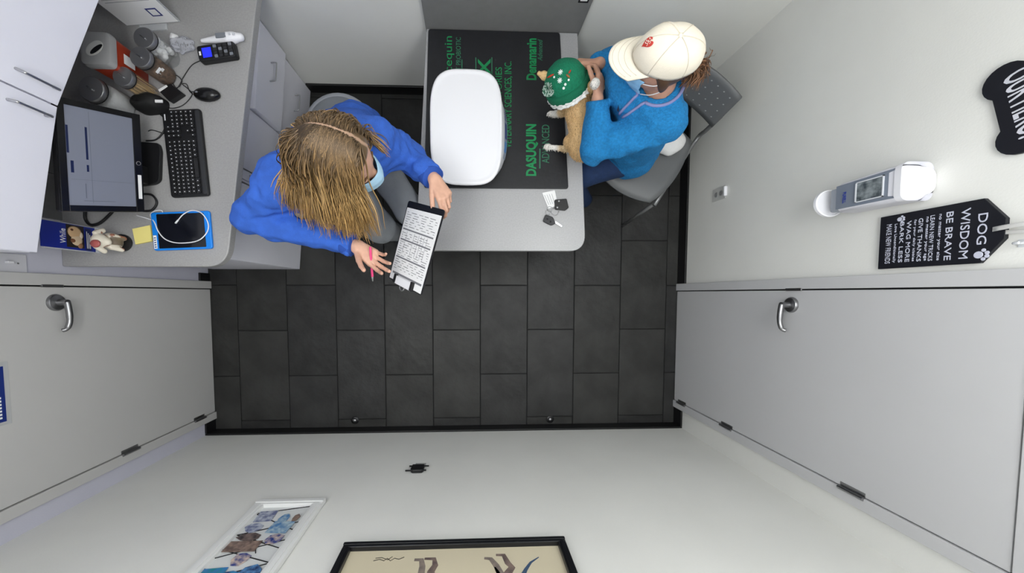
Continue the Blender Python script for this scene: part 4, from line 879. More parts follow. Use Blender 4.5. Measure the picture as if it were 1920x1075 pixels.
# ---------------------------------------------------------------- people
def unit(v): v = A3(v); return v/np.linalg.norm(v)
def basis(f, u=(0, 0, 1)):
    f = unit(f); l = unit(np.cross(u, f)); u = np.cross(f, l); return f, l, u      # forward, left, up
def hand_caps(w, d, n, side, curls, thumb=(.55, .75, .35), tcurl=.4, k=1.0, spread=.0):
    d = unit(d); n = A3(n); n = unit(n - d*(n@d)); s_ = np.cross(d, n)*side; w = A3(w)
    palm, fingers = [], []
    off = (.027, .009, -.010, -.027); ml = (.085, .088, .083, .074)
    segs = ((.042, .026, .021), (.046, .029, .022), (.042, .027, .021), (.033, .021, .019)); rad = (.0088, .009, .0085, .0075)
    for i in range(4):
        K = w + (d*ml[i] + s_*off[i])*k; palm.append((w + (d*.01 + s_*off[i]*.6)*k, K, .0125*k, .0105*k))
        p = K; a = 0
        ch = []
        for j in range(3):
            a += curls[i][j]; dirv = unit(d*math.cos(a) + n*math.sin(a) + s_*spread*off[i]*8)
            q = p + dirv*segs[i][j]*k; ch.append((p, q, rad[i]*k*(1-.08*j), rad[i]*k*(1-.08*(j+1)))); p = q
        fingers.append(ch)
    p = w + (d*.022 + s_*.020)*k; dv = unit(s_*thumb[0] + d*thumb[1] + n*thumb[2]); ch = []
    for j, (L_, r0, r1) in enumerate(((.042, .0135, .011), (.032, .0105, .0095), (.026, .0095, .008))):
        q = p + dv*L_*k; ch.append((p, q, r0*k, r1*k)); p = q; dv = unit(dv + (d*.5 - s_*.7)*tcurl*.5 + n*tcurl*.25)
    fingers.append(ch)
    return palm, fingers
def hand_sdf(P, palm, fingers, w, arm_from, rw=.024):
    d = cap(P, A3(w) + unit(A3(arm_from)-A3(w))*.09, w, rw*1.12, rw)
    for c in palm: d = smin(d, cap(P, *c), .012)
    for ch in fingers:
        e = None
        for c in ch:
            x = cap(P, *c); e = x if e is None else smin(e, x, .003)
        d = smin(d, e, .004)
    return d
def hand_box(palm, fingers, w, arm_from, pad=.03):
    pts = [A3(w), A3(w) + unit(A3(arm_from)-A3(w))*.09] + [c[k] for ch in fingers for c in ch for k in (0, 1)]
    pts = np.array(pts); return pts.min(0)-pad, pts.max(0)+pad
def head_sdf(P, hc, hf, hu, k=1.0):
    f, l, u = basis(hf, hu); hc = A3(hc); Rm = np.stack([f, l, u], 1)
    d = ell(P, hc + u*.015*k, (.100*k, .078*k, .108*k), Rm)
    d = smin(d, ell(P, hc + f*.028*k - u*.055*k, (.066*k, .058*k, .070*k), Rm), .03*k)
    d = smin(d, cap(P, hc + f*.088*k - u*.015*k, hc + f*.112*k - u*.045*k, .008*k, .013*k), .012*k)          # nose
    d = smin(d, ell(P, hc + f*.088*k - u*.078*k, (.012*k, .022*k, .009*k), Rm), .008*k)                      # lips
    for s_ in (-1, 1):
        d = smin(d, ell(P, hc + f*.083*k + l*.030*k*s_ - u*.016*k, (.012*k, .014*k, .011*k), Rm), .004*k)    # eyes
        d = smin(d, ell(P, hc - f*.004*k + l*.079*k*s_ - u*.02*k, (.020*k, .010*k, .031*k), Rm), .006*k)     # ears
    return d
def person_sdfs(J, k=1.0, bulk=0.0):
    g = lambda n: A3(J[n])
    mid = (g('sl')+g('sr'))/2
    def torso(P, e):
        d = cap(P, g('sl')*.82+mid*.18, g('sr')*.82+mid*.18, .060+e, .060+e)
        for a, b in (('sl', 'hl'), ('sr', 'hr')):
            A = g(a)*.55+mid*.45 - np.array([0, 0, .05]); B = g(b)*.75+g('pc')*.25
            d = smin(d, cap(P, A, B, .088+bulk+e, .105+bulk+e), .07)
        return smin(d, cap(P, g('hl'), g('hr'), .095+bulk+e, .095+bulk+e), .06)
    def arm(P, s_, e, cut=0.):
        d = cap(P, g('s'+s_), g('e'+s_), .050+e*1.25, .041+e*1.15)
        return smin(d, cap(P, g('e'+s_), g('w'+s_), .040+e*1.15, .026+e), .025)
    def leg(P, s_, e):
        d = cap(P, g('h'+s_), g('k'+s_), .080+e, .058+e); return smin(d, cap(P, g('k'+s_), g('a'+s_), .055+e, .036+e), .03)
    return torso, arm, leg
def strands(roots, dirs, head, length, rad, steps, collide, cols, name, m, parent, wave=.3, grav=.16, seed=1, sides=4, kdir=None, tipk=.25, stiff=1.0, g0=.4, clump=0, drop=None):
    rng = np.random.default_rng(seed); n = len(roots); p = roots.copy(); v = dirs.copy(); ds = (length/steps)[:, None]
    path = [p.copy()]; ph = rng.uniform(0, 6.28, n); side = np.clip(rng.normal(size=(n, 3)), -1.6, 1.6)
    for s_ in range(steps):
        t_ = s_/steps
        v = v*stiff + np.array([0, 0, -1.0])*grav*(g0+(2-g0)*t_) + side*(.05*wave*(1+t_)) + side[:, [1, 2, 0]]*np.sin(ph+t_*11)[:, None]*wave*.12
        if kdir is not None: v = v + kdir*t_*.22
        v /= np.linalg.norm(v, axis=1)[:, None]
        p = p + v*ds
        for it in range(2):
            d = collide(p); eps = 1e-3
            gx = np.stack([collide(p+np.eye(3)[i]*eps)-d for i in range(3)], 1)/eps
            gx /= np.linalg.norm(gx, axis=1)[:, None]+1e-9
            push = np.clip(.003-d, 0, .05); p = p + gx*push[:, None]
            hit = push > 0
            vn = (v*gx).sum(1); v = np.where((hit & (vn < 0))[:, None], v - gx*vn[:, None], v)
        path.append(p.copy())
    path = np.stack(path, 1); S = steps+1
    if clump:
        gi = rng.choice(n, clump, replace=False); D2 = ((roots[:, None, :]-roots[gi][None])**2).sum(2) + 1e-4*((length[:, None]-length[gi][None])**2) + 4e-4*((dirs[:, None, :]-dirs[gi][None])**2).sum(2)
        near = gi[D2.argmin(1)]; w_ = (np.linspace(0, 1, S)**.8*.72)[None, :, None]; path = path*(1-w_) + (path[near] + (roots-roots[near])[:, None, :]*.5)*w_
    #                                    # n,S,3
    if drop is not None:
        keep = ~drop(path); path = path[keep]; rad = rad[keep]; n = len(path)
    tan = np.gradient(path, axis=1); tan /= np.linalg.norm(tan, axis=2)[..., None]+1e-9
    ref = np.where(np.abs(tan[..., 2:3]) < .9, np.array([0, 0, 1.0]), np.array([1.0, 0, 0]))
    x = np.cross(tan, ref); x /= np.linalg.norm(x, axis=2)[..., None]+1e-9; y = np.cross(tan, x)
    tt = np.linspace(0, 1, S); prof = (np.minimum(1, tt*8+.5)*(1-(1-tipk)*tt**2))[None, :, None]*rad[:, None, None]
    V_ = np.stack([path + (x*math.cos(2*PI*k/sides)*1.6 + y*math.sin(2*PI*k/sides)*.7)*prof for k in range(sides)], 2)   # n,S,sides,3
    idx = np.arange(n*S*sides).reshape(n, S, sides)
    F = np.concatenate([np.stack([idx[:, :-1, k], idx[:, :-1, (k+1) % sides], idx[:, 1:, (k+1) % sides], idx[:, 1:, k]], -1).reshape(-1, 4) for k in range(sides)])
    C = cols(tt, n, rng)                                                       # n,S,3
    Cv = np.repeat(C[:, :, None, :], sides, 2).reshape(-1, 3); Cv = np.concatenate([Cv, np.ones((len(Cv), 1))], 1)
    b = MB(); b.v = [tuple(q) for q in V_.reshape(-1, 3)]; b.f = [tuple(q) for q in F.tolist()]
    off = wloc(parent); me = bpy.data.meshes.new(name); me.from_pydata([(q[0]-off.x, q[1]-off.y, q[2]-off.z) for q in b.v], [], b.f); me.update()
    me.polygons.foreach_set('use_smooth', [True]*len(me.polygons))
    a = me.color_attributes.new('Col', 'FLOAT_COLOR', 'POINT'); a.data.foreach_set('color', Cv.astype(np.float32).ravel())
    o = bpy.data.objects.new(name, me); COL.objects.link(o); me.materials.append(m); o.parent = parent; return o, path
def mask_part(parent, hc, f, l, u, k, m_name, col, front_h=1.0):
    mm = mat(m_name, col, .7, var=.04, vscale=30)
    hc = A3(hc)
    def fn(a, b):                # a across, b from nose bridge to chin
        ang = (a-.5)*2.0; z = (-.018 - .105*b)*k
        pro = (.127 - .024*(2*b-.75)**2)*k + .004*k*(int(b*6) % 2)
        x = pro*math.cos(ang*.95) - .012*k*abs(ang); y = .082*k*math.sin(ang*.98)*(1-.12*b)
        return Vector(hc + f*x + l*y + u*z)
    o = MB().plate(fn, 17, 13, Vector(f)*.0015).build('face_mask', mm, parent, smooth=True)
    for s_ in (0, 1):
        sg = 1 if s_ else -1
        ear = hc - f*.012*k + l*.088*k*sg
        for b in (.12, .88):
            a0 = fn(float(s_), b); e = Vector(ear + u*(.008 if b < .5 else -.045)*k)
            mid_ = (a0+e)/2 + Vector(l)*(.008*sg*k)
            MB().tube(cat_rom([a0, mid_, e], 5), .0017, 5).build('ear_loop', mat('elastic_white', (230, 232, 236), .7), o, smooth=True)
    return o
def eyes_part(parent, hc, f, l, u, k, brow):
    hc = A3(hc)
    for s_ in (-1, 1):
        c = hc + f*.089*k + l*.030*k*s_ - u*.016*k
        e = MB().lathe([(.001, -.006*k), (.006*k, -.004*k), (.0075*k, 0), (.005*k, .004*k), (.001, .0055*k)], 12, (Vector(c), Vector(l), Vector(u), Vector(f))).build('eye', mat('eye_white', (228, 226, 222), .2), parent, smooth=True)
        MB().lathe([(.0042*k, 0), (.002*k, .0012*k)], 12, (Vector(c+f*.0046*k), Vector(l), Vector(u), Vector(f))).build('iris', mat('iris_brown', (60, 44, 34), .2), e, smooth=True)
        MB().tube([Vector(hc+f*(.094-.006*abs(q))*k + l*(.030+.016*q)*k*s_ + u*(.004+.003*(1-q*q))*k) for q in (-1, -.5, 0, .5, 1)], .003*k, 6).build('eyebrow', brow, parent, smooth=True)
# ---- seated person in blue hoodie
JW = dict(sl=(-.345, .568, 1.055), sr=(-.705, .392, 1.06), el=(-.245, .565, .885), er=(-.852, .298, .965), wl=(-.135, .445, 1.00), wr=(-.445, .188, .985),
          pc=(-.63, .75, .57), hl=(-.545, .785, .57), hr=(-.715, .705, .57), kl=(-.30, .42, .535), kr=(-.455, .335, .535), al=(-.29, .46, .09), ar=(-.45, .38, .09))
HCW = np.array([-.425, .437, 1.235]); KW = 1.12
fW, lW, uW = basis((math.cos(math.radians(-14)), math.sin(math.radians(-14)), -.16), (.04, .08, 1))
pw = thing('person', 'seated person in blue hoodie with long blond hair holding clipboard and pen', 'person', (-.66, .75, 0))
tor, arm, leg = person_sdfs(JW, bulk=.012)
nbW = np.array([-.515, .475, 1.09])
plL, fgL = hand_caps(JW['wl'], (.45, -.80, .15), (-.35, -.25, -.90), -1, [(.65, .8, .4), (.6, .75, .4), (.7, .8, .4), (.9, .9, .5)], thumb=(.45, .85, .35), tcurl=.3, k=1.0)
plR, fgR = hand_caps(JW['wr'], (.70, -.52, -.05), (.25, .10, .95), 1, [(.35, .45, .3), (.30, .35, .25), (.35, .4, .3), (.5, .5, .35)], thumb=(.62, .70, .5), tcurl=.35, k=1.0, spread=.5)
def skinW(P):
    d = head_sdf(P, HCW, fW, uW, KW); d = smin(d, cap(P, HCW - uW*.06 - fW*.01, nbW - np.array([0, 0, .03]), .052, .060), .03)
    d = smin(d, tor(P, -.012), .03)
    for s_ in 'lr': d = smin(d, arm(P, s_, -.004), .02); d = smin(d, leg(P, s_, -.004), .04)
    return d
allp = np.array(list(JW.values())); lo = np.minimum(allp.min(0), HCW-.15)-.12; hi = np.maximum(allp.max(0), HCW+.18)+.12
blob('body', skinW, lo, hi, .010, skin_m, pw, extra=[
    (lambda P: smin(head_sdf(P, HCW, fW, uW, KW), cap(P, HCW-uW*.06-fW*.01, nbW, .053, .061), .03), HCW-.19, HCW+.19, .005),
    (lambda P: hand_sdf(P, plL, fgL, JW['wl'], JW['el']), *hand_box(plL, fgL, JW['wl'], JW['el']), .0032),
    (lambda P: hand_sdf(P, plR, fgR, JW['wr'], JW['er']), *hand_box(plR, fgR, JW['wr'], JW['er']), .0032)])
eyes_part(pw, HCW, fW, lW, uW, KW, mat('brow_brown', (110, 84, 58), .8))
hood_m = mat('royal_blue_fleece', (50, 96, 190), .85, var=.10, vscale=30, bump=.25, bscale=260)
def hoodie(P):
    wr_ = .007*nz(P, 34, 1) + .005*nz(P*np.array([1, 1, 1.6]), 72, 2)
    d = tor(P, .022) + wr_
    for s_, lim in (('l', .97), ('r', .97)):
        w = A3(JW['w'+s_]); e = A3(JW['e'+s_]); ax = unit(w-e)
        da = arm(P, s_, .018) + wr_*1.4
        cuff = cap(P, w-ax*.05, w-ax*.012, .043, .041)
        da = smin(da, cuff, .006)
        da = smax(da, (P-w)@ax + .010, .006)
        d = smin(d, da, .035)
    d = smax(d, .50-P[:, 2], .01)
    # hood bunched behind the neck
    q = nbW + np.array([0, 0, .0]); bk = -fW*.0
    for a in np.linspace(-2.3, 2.3, 9):
        c = nbW + np.array([-.0, .02, -.01]) + .10*np.array([-math.cos(a)*.5-.2, math.cos(a)*.75+.1, 0]) + .085*math.sin(a)*np.array([.9, .44, 0])
        d = smin(d, np.linalg.norm(P-c, axis=1)-.040, .03)
    return smax(d, -cap(P, nbW-np.array([0, 0, .10]), HCW-uW*.05, .058, .062), .012)
blob('hoodie', hoodie, (-1.0, .10, .49), (-.04, 1.0, 1.22), .008, hood_m, pw)
seam_m = mat('hoodie_seam', (36, 74, 158), .9)
for s_ in 'lr':                       # ribbed cuffs
    w = A3(JW['w'+s_]); e = A3(JW['e'+s_]); ax = unit(w-e)
    f_, l_, u_ = basis(ax, (0, .3, 1))
    MB().lathe([(.0455, -.05), (.0465, -.045), (.0455, -.012), (.0435, -.009)], 26, (Vector(w), Vector(l_), Vector(u_), Vector(ax))).build('cuff', seam_m, pw, smooth=True)
def drawstring(a, b): MB().tube(cat_rom([Vector(nbW+np.array(p)) for p in (a, [(a[i]+b[i])/2+(.006 if i == 0 else 0) for i in range(3)], b)], 5), .004, 6).build('drawstring', mat('cord_white', (215, 218, 226), .8), pw, smooth=True)
pant_m = mat('grey_scrub_fabric', (140, 144, 150), .85, var=.05, vscale=20, bump=.15, bscale=200)
blob('trousers', lambda P: smax(smin(smin(leg(P, 'l', .014), leg(P, 'r', .014), .02) + .004*nz(P, 40, 5), cap(P, JW['hl'], JW['hr'], .118, .118), .04), .08-P[:, 2], .01), lo, (hi[0], hi[1], .72), .010, pant_m, pw)
for s_ in 'lr':
    a = A3(JW['a'+s_]); tip = a + np.array([.06, -.14, -.045]); heel = a + np.array([-.015, .03, -.04])
    blob('shoe', lambda P: smax(smin(cap(P, heel, tip, .042, .040), cap(P, a+np.array([0, 0, .0]), heel, .045, .045), .03), .003-P[:, 2], .004), np.minimum(tip, heel)-.07, np.maximum(tip, a)+.08, .008, mat('dark_shoe', (40, 42, 48), .6), pw)
mask_part(pw, HCW, fW, lW, uW, KW, 'mask_blue', (168, 206, 232))
# hair: scalp cap plus strands falling from an off-centre parting
rng = np.random.default_rng(3)
hair_m = mat('hair_blond', (170, 130, 80), .42, attr=True, var=.0, spec=.4)
def scalp(P):
    d = head_sdf(P, HCW, fW, uW, KW); q = P-HCW
    cut = (q@fW)*.85 - (q@uW)*.55 - .040*KW
    return smax(d-.010, cut, .012)
headR = np.stack([fW, lW, uW], 1); part_l = .030*KW
def hcol(v):
    q = v-HCW; n_ = nz(v, 90, 1)*.5+.5; c = L3((96, 78, 58))[None]*(1-n_[:, None]*.4) + L3((130, 104, 72))[None]*n_[:, None]*.4; return np.where((np.abs(q@lW-part_l) < .006)[:, None], L3((178, 146, 124))[None], c)
blob('hair_base', scalp, HCW-.2, HCW+.2, .006, hair_m, pw, hcol)
NS = 4600
f0 = rng.uniform(-.105, .080, NS)*KW; sidep = np.where(rng.uniform(size=NS) < .38, 1, -1); offl = np.abs(rng.normal(0, .030, NS))*KW
lx = part_l + sidep*(.002+offl); lx = np.clip(lx, -.07*KW, .075*KW)
rt = HCW[None] + f0[:, None]*fW + lx[:, None]*lW + uW*(.16*KW)
for _ in range(14):                  # drop the roots on the scalp
    d = ell(rt, HCW+uW*.015*KW, (.100*KW+.010, .078*KW+.010, .108*KW+.010), headR); rt = rt - uW*np.clip(d, -.02, .03)[:, None]*.9
dr = sidep[:, None]*lW*1.0 + (f0/(.1*KW))[:, None]*fW*.15 - fW*.10
backm = f0 < -.06*KW
dr = np.where(backm[:, None], dr*.6 - fW*(1.1*np.abs(f0+.06*KW)/.04)[:, None], dr)
frontm = (f0 > .045*KW)
dr = dr - fW*(np.clip((f0-.0)/(.07*KW), 0, 1)*.95)[:, None]*np.where(sidep < 0, 1, .5)[:, None]
dr += rng.normal(0, .06, dr.shape); dr /= np.linalg.norm(dr, axis=1)[:, None]
face_keep = lambda P: np.minimum(ell(P, HCW + fW*.075*KW - uW*.06*KW, (.080*KW, .076*KW, .085*KW), headR), cap(P, HCW + fW*.10*KW - uW*.02*KW, HCW + fW*.12*KW - uW*.12*KW, .085, .085))
def collW(P):
    d = ell(P, HCW+uW*.015*KW, (.100*KW+.012, .078*KW+.014, .108*KW+.012), headR)
    d = np.minimum(d, ell(P, HCW + fW*.03*KW - uW*.055*KW, (.072*KW, .070*KW, .08*KW), headR))
    return np.minimum(np.minimum(d, cap(P, nbW, HCW, .06, .06)), hoodie(P)-.004)
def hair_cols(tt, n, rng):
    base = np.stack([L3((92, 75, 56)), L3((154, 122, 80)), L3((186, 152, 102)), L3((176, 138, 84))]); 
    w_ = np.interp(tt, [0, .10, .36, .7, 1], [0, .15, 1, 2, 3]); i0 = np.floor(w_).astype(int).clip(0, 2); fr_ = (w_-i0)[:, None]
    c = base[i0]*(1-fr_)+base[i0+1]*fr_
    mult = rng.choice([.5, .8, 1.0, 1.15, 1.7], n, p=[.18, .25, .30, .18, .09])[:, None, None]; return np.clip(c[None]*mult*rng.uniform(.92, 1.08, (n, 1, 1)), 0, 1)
fwd_tor = np.array([.44, -.90, 0])
kd = np.where((sidep < 0)[:, None], np.stack([.02-.42*np.clip(-f0/.1, -.8, 1), np.full(NS, -.9), np.zeros(NS)], 1) - fW[None]*np.clip(f0/.06, 0, 1)[:, None]*.45, -lW*.5)
ln = np.where(sidep < 0, rng.uniform(.28, .41, NS), rng.uniform(.18, .27, NS))
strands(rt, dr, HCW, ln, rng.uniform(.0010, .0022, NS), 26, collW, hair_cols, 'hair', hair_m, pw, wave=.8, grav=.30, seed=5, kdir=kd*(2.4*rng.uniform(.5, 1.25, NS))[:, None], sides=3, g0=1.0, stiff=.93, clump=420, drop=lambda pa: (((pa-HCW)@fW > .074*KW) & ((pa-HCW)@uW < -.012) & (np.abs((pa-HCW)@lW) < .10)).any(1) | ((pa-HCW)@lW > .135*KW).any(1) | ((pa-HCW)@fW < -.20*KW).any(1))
# clipboard held in the left hand, pen in the right
TLc, TRc, BLc = G(766, 376, .905), G(834, 394, 1.07), G(746, 531, .905)
X = (TRc-TLc); wB = X.length; X.normalize(); Y = (BLc-TLc); Y = Y-X*Y.dot(X); hB_ = Y.length; Y.normalize(); Z = Y.cross(X).normalized()
if Z.z < 0: Z = -Z
t = thing('clipboard', 'black clipboard with printed form held above the table edge', 'clipboard', TLc)
fr = (TLc, X, Y, Z)
MB().prism(poly_round([(0, 0), (wB, 0), (wB, hB_), (0, hB_)], [.012]*4, 4), -.004, 0, fr).build('board', mat('board_black', (20, 21, 26), .5), t)
pm = .006; py0 = .028
sh = MB().prism([(pm, py0), (wB-pm, py0-.004), (wB-pm, hB_-.004), (pm, hB_-.006)], .0004, .0012, fr).build('form_sheet', white_pp, t)
inkm = mat('form_ink', (120, 121, 126), .8); inkd = mat('form_dark_ink', (70, 71, 76), .8)
def fbox(x0_, x1_, y0_, y1_, m): MB().prism([(x0_*wB, y0_*hB_), (x1_*wB, y0_*hB_), (x1_*wB, y1_*hB_), (x0_*wB, y1_*hB_)], .0013, .0016, fr).build('print_line', m, sh)
for y_ in (.33, .46, .68): fbox(.06, .92, y_, y_+.018, inkm)
fbox(.08, .94, .88, .905, inkm)
for k in range(26):
    y_ = .13+.028*k
    if any(abs(y_-b) < .022 for b in (.335, .465, .685, .89)): continue
    x_ = .07
    while x_ < .9:
        L_ = RNG.uniform(.03, .16); fbox(x_, min(.92, x_+L_), y_, y_+.006, inkd if RNG.uniform() < .4 else inkm); x_ += L_+RNG.uniform(.03, .12)
for x_ in (.2, .42, .55, .62, .70, .78): fbox(x_, x_+.006, .36, .63, inkm)
cl = MB().prism(poly_round([(wB*.22, hB_-.03), (wB*.74, hB_-.03), (wB*.74, hB_+.004), (wB*.22, hB_+.004)], [.006]*4, 3), .002, .010, fr).build('clip', white_p, t, bevel=.002)
MB().prism([(wB*.20, hB_-.034), (wB*.27, hB_-.034), (wB*.27, hB_+.003), (wB*.20, hB_+.003)], .001, .012, fr).build('clip_jaw', black_p, cl, bevel=.002)
MB().prism([(wB*.70, hB_-.034), (wB*.77, hB_-.034), (wB*.77, hB_+.003), (wB*.70, hB_+.003)], .001, .012, fr).build('clip_jaw', black_p, cl, bevel=.002)
MB().tube([TLc+X*(wB*.48+.016*math.cos(a))+Y*(hB_+.006+.014*math.sin(a))+Z*.006 for a in np.linspace(0, PI, 9)], .0025, 6).build('hang_loop', chrome, cl, smooth=True)
p0, p1 = G(694, 463, 1.005), G(699, 528, .965); t = thing('pen', 'pink ballpoint pen held in the right hand', 'pen', p0)
d = (p1-p0)
MB().tube([p0, p0+d*.03, p0+d*.86], [.0035, .0048, .0048], 10).build('barrel', mat('pink_plastic', (222, 62, 122), .4), t, smooth=True, sharp=50)
MB().tube([p0+d*.86, p0+d*.96, p1], [.0046, .003, .0008], 10).build('tip', chrome, t, smooth=True, sharp=50)
MB().tube([p0+d*.42, p0+d*.52], .0055, 10).build('grip', black_p, t, smooth=True, sharp=50)
# ---- seated person in teal fleece and cream cap
JR = dict(sl=(.785, .675, .995), sr=(.64, .89, .985), el=(.555, .632, .845), er=(.60, .975, .85), wl=(.528, .80, .925), wr=(.537, .945, .915),
          pc=(.80, .80, .515), hl=(.85, .73, .515), hr=(.75, .87, .515), kl=(.53, .61, .475), kr=(.46, .78, .475), al=(.735, .60, .09), ar=(.62, .78, .09))
HCR = np.array([.680, .812, 1.16]); KR = .95
fR, lR, uR = basis((-1, .10, -.22), (0, 0, 1))
pr_ = thing('person', 'seated person in teal fleece and cream cap holding a small dog', 'person', (.86, .8, 0))
tor2, arm2, leg2 = person_sdfs(JR, bulk=.0)
nbR = np.array([.728, .79, 1.03])
pl2, fg2 = hand_caps(JR['wl'], (.10, .98, .12), (-.75, .0, -.65), 1, [(.5, .7, .5), (.55, .75, .5), (.6, .8, .5), (.6, .8, .5)], thumb=(.55, .7, .2), tcurl=.35, k=.95)
pl3, fg3 = hand_caps(JR['wr'], (-.92, .10, -.10), (0, -.75, -.65), -1, [(.4, .6, .4), (.4, .6, .4), (.45, .6, .4), (.5, .7, .5)], thumb=(.5, .75, .2), tcurl=.3, k=.95)
def skinR(P):
    d = head_sdf(P, HCR, fR, uR, KR); d = smin(d, cap(P, HCR-uR*.06-fR*.02, nbR-np.array([-.005, 0, .03]), .050, .055), .03); d = smin(d, tor2(P, -.018), .02)
    for s_ in 'lr': d = smin(d, arm2(P, s_, -.004), .02); d = smin(d, leg2(P, s_, -.004), .04)
    return d
allp = np.array(list(JR.values())); lo = np.minimum(allp.min(0), HCR-.15)-.12; hi = np.maximum(allp.max(0), HCR+.16)+.12
blob('body', skinR, lo, hi, .010, skin2_m, pr_, extra=[
    (lambda P: smin(head_sdf(P, HCR, fR, uR, KR), cap(P, HCR-uR*.06-fR*.02, nbR-np.array([-.005, 0, 0]), .051, .056), .03), HCR-.18, HCR+.18, .005),
    (lambda P: hand_sdf(P, pl2, fg2, JR['wl'], JR['el']), *hand_box(pl2, fg2, JR['wl'], JR['el']), .0032),
    (lambda P: hand_sdf(P, pl3, fg3, JR['wr'], JR['er']), *hand_box(pl3, fg3, JR['wr'], JR['er']), .0032)])
eyes_part(pr_, HCR, fR, lR, uR, KR, mat('brow_dark', (70, 52, 40), .8))
teal = mat('teal_fleece', (24, 118, 178), .9, var=.16, vscale=110, bump=.5, bscale=150)
def fleece(P):
    wr_ = .008*nz(P, 30, 7) + .005*nz(P*np.array([1.4, 1, 1]), 60, 8)
    d = tor2(P, .020) + wr_
    for s_ in 'lr':
        w = A3(JR['w'+s_]); e = A3(JR['e'+s_]); ax = unit(w-e)
        da = smax(arm2(P, s_, .021) + wr_*1.2, (P-w)@ax + .006, .008); d = smin(d, da, .004)
    d = smax(d, .455-P[:, 2], .012)
    d = smin(d, cap(P, nbR-np.array([0, 0, .02]), nbR+np.array([-.012, .004, .022]), .088, .080), .03)
    d = smax(d, (P[:, 2]-(nbR[2]+.028+.25*(P[:, 0]-nbR[0]))), .004)
    return smax(d, -cap(P, nbR-np.array([-.005, 0, .03]), HCR-uR*.04-fR*.02, .057, .062), .006)
blob('fleece_jacket', fleece, (.42, .42, .44), (1.12, 1.2, 1.14), .0075, teal, pr_)
trim = mat('lavender_trim', (128, 132, 178), .8)
def ringp(a, r, dz): 
    p = nbR + np.array([math.cos(a)*r-.006, math.sin(a)*r*.98, 0]); p[2] = nbR[2]+.028+.25*(p[0]-nbR[0])+dz; return Vector(p)
fa_ = math.atan2(-.6, -.8)
MB().tube([ringp(fa_+.25+a, .0815, .001) for a in np.linspace(0, 2*PI-.5, 40)], .006, 8).build('collar_trim', trim, pr_, smooth=True)
def to_surf(P, sdf, off):
    P = np.asarray([A3(p) for p in P], float)
    for _ in range(8):
        d = sdf(P); g_ = np.stack([sdf(P+np.eye(3)[i]*2e-3)-d for i in range(3)], 1); g_ /= np.linalg.norm(g_, axis=1)[:, None]+1e-9; P = P - g_*(d-off)[:, None]
    return [Vector(p) for p in P]
for a_, b_ in ((.25, (-.055, -.020, -.085)), (-.25, (-.050, -.042, -.085))):
    a0 = ringp(fa_+a_, .083, .0); pts_ = [a0 + V(*b_)*t_ for t_ in np.linspace(0, 1, 10)]
    MB().tube(to_surf(pts_, fleece, .002), .0055, 8).build('placket_trim', trim, pr_, smooth=True)
bd = G(1160, 203, .965)
MB().obox(bd, V(.35, .93, 0), V(-.6, .22, .6).normalized(), V(-.7, -.3, .65).normalized(), .012, .007, .003).build('chest_badge', mat('badge_dark', (40, 44, 66), .6), pr_, bevel=.001)
jean = mat('navy_denim', (26, 48, 86), .85, var=.1, vscale=60, bump=.2, bscale=300)
blob('jeans', lambda P: smax(smin(smin(leg2(P, 'l', .012), leg2(P, 'r', .012), .02)+.003*nz(P, 45, 9), cap(P, JR['hl'], JR['hr'], .115, .115), .03), .07-P[:, 2], .01), lo, (hi[0], hi[1], .64), .010, jean, pr_)
for s_ in 'lr':
    a = A3(JR['a'+s_]); tip = a+np.array([-.11, -.08, -.048]); heel = a+np.array([.02, .012, -.045])
    blob('shoe', lambda P: smax(smin(cap(P, heel, tip, .040, .038), cap(P, a, heel, .043, .042), .03), .003-P[:, 2], .004), np.minimum(tip, heel)-.07, np.maximum(tip, a)+.08, .008, mat('black_shoe', (22, 23, 27), .6), pr_)
mask_part(pr_, HCR, fR, lR, uR, KR, 'mask_sky', (140, 190, 232))
# brown hair: back of the head under the cap and a messy ponytail
hair2 = mat('hair_brown', (80, 56, 38), .5, attr=True)
def scalp2(P):
    d = head_sdf(P, HCR, fR, uR, KR); q = P-HCR; return smax(smax(d-.007, (q@fR)*.8 - (q@uR)*.35 - .012, .01), q@uR-.035, .005)
blob('hair_base', scalp2, HCR-.16, HCR+.16, .006, hair2, pr_, lambda v: L3((78, 56, 40))[None]*(.7+.5*(nz(v, 120, 3)[:, None]*.5+.5)))
NP_ = 420; rng = np.random.default_rng(11)
tie = HCR - fR*.108 - uR*.030
rt = tie + rng.normal(0, .010, (NP_, 3)); dr = -fR*.9 + uR*.45 + rng.normal(0, .55, (NP_, 3)) + np.array([.25, -.1, 0]); dr /= np.linalg.norm(dr, axis=1)[:, None]
coll2 = lambda P: np.minimum(ell(P, HCR, (.108*KR, .09*KR, .11*KR), np.stack([fR, lR, uR], 1)), cap(P, JR['sl'], JR['sr'], .085, .085))
def cols2(tt, n, rng):
    c = np.stack([L3((92, 64, 44))]*len(tt)); return np.clip(c[None]*rng.choice([.6, 1, 1.4, 2.0], n, p=[.3, .35, .25, .1])[:, None, None]*(1+.5*tt[None, :, None]), 0, 1)
strands(rt, dr, HCR, rng.uniform(.05, .11, NP_), rng.uniform(.0010, .0024, NP_), 14, coll2, cols2, 'ponytail', hair2, pr_, wave=3.2, grav=.34, clump=60, seed=9)
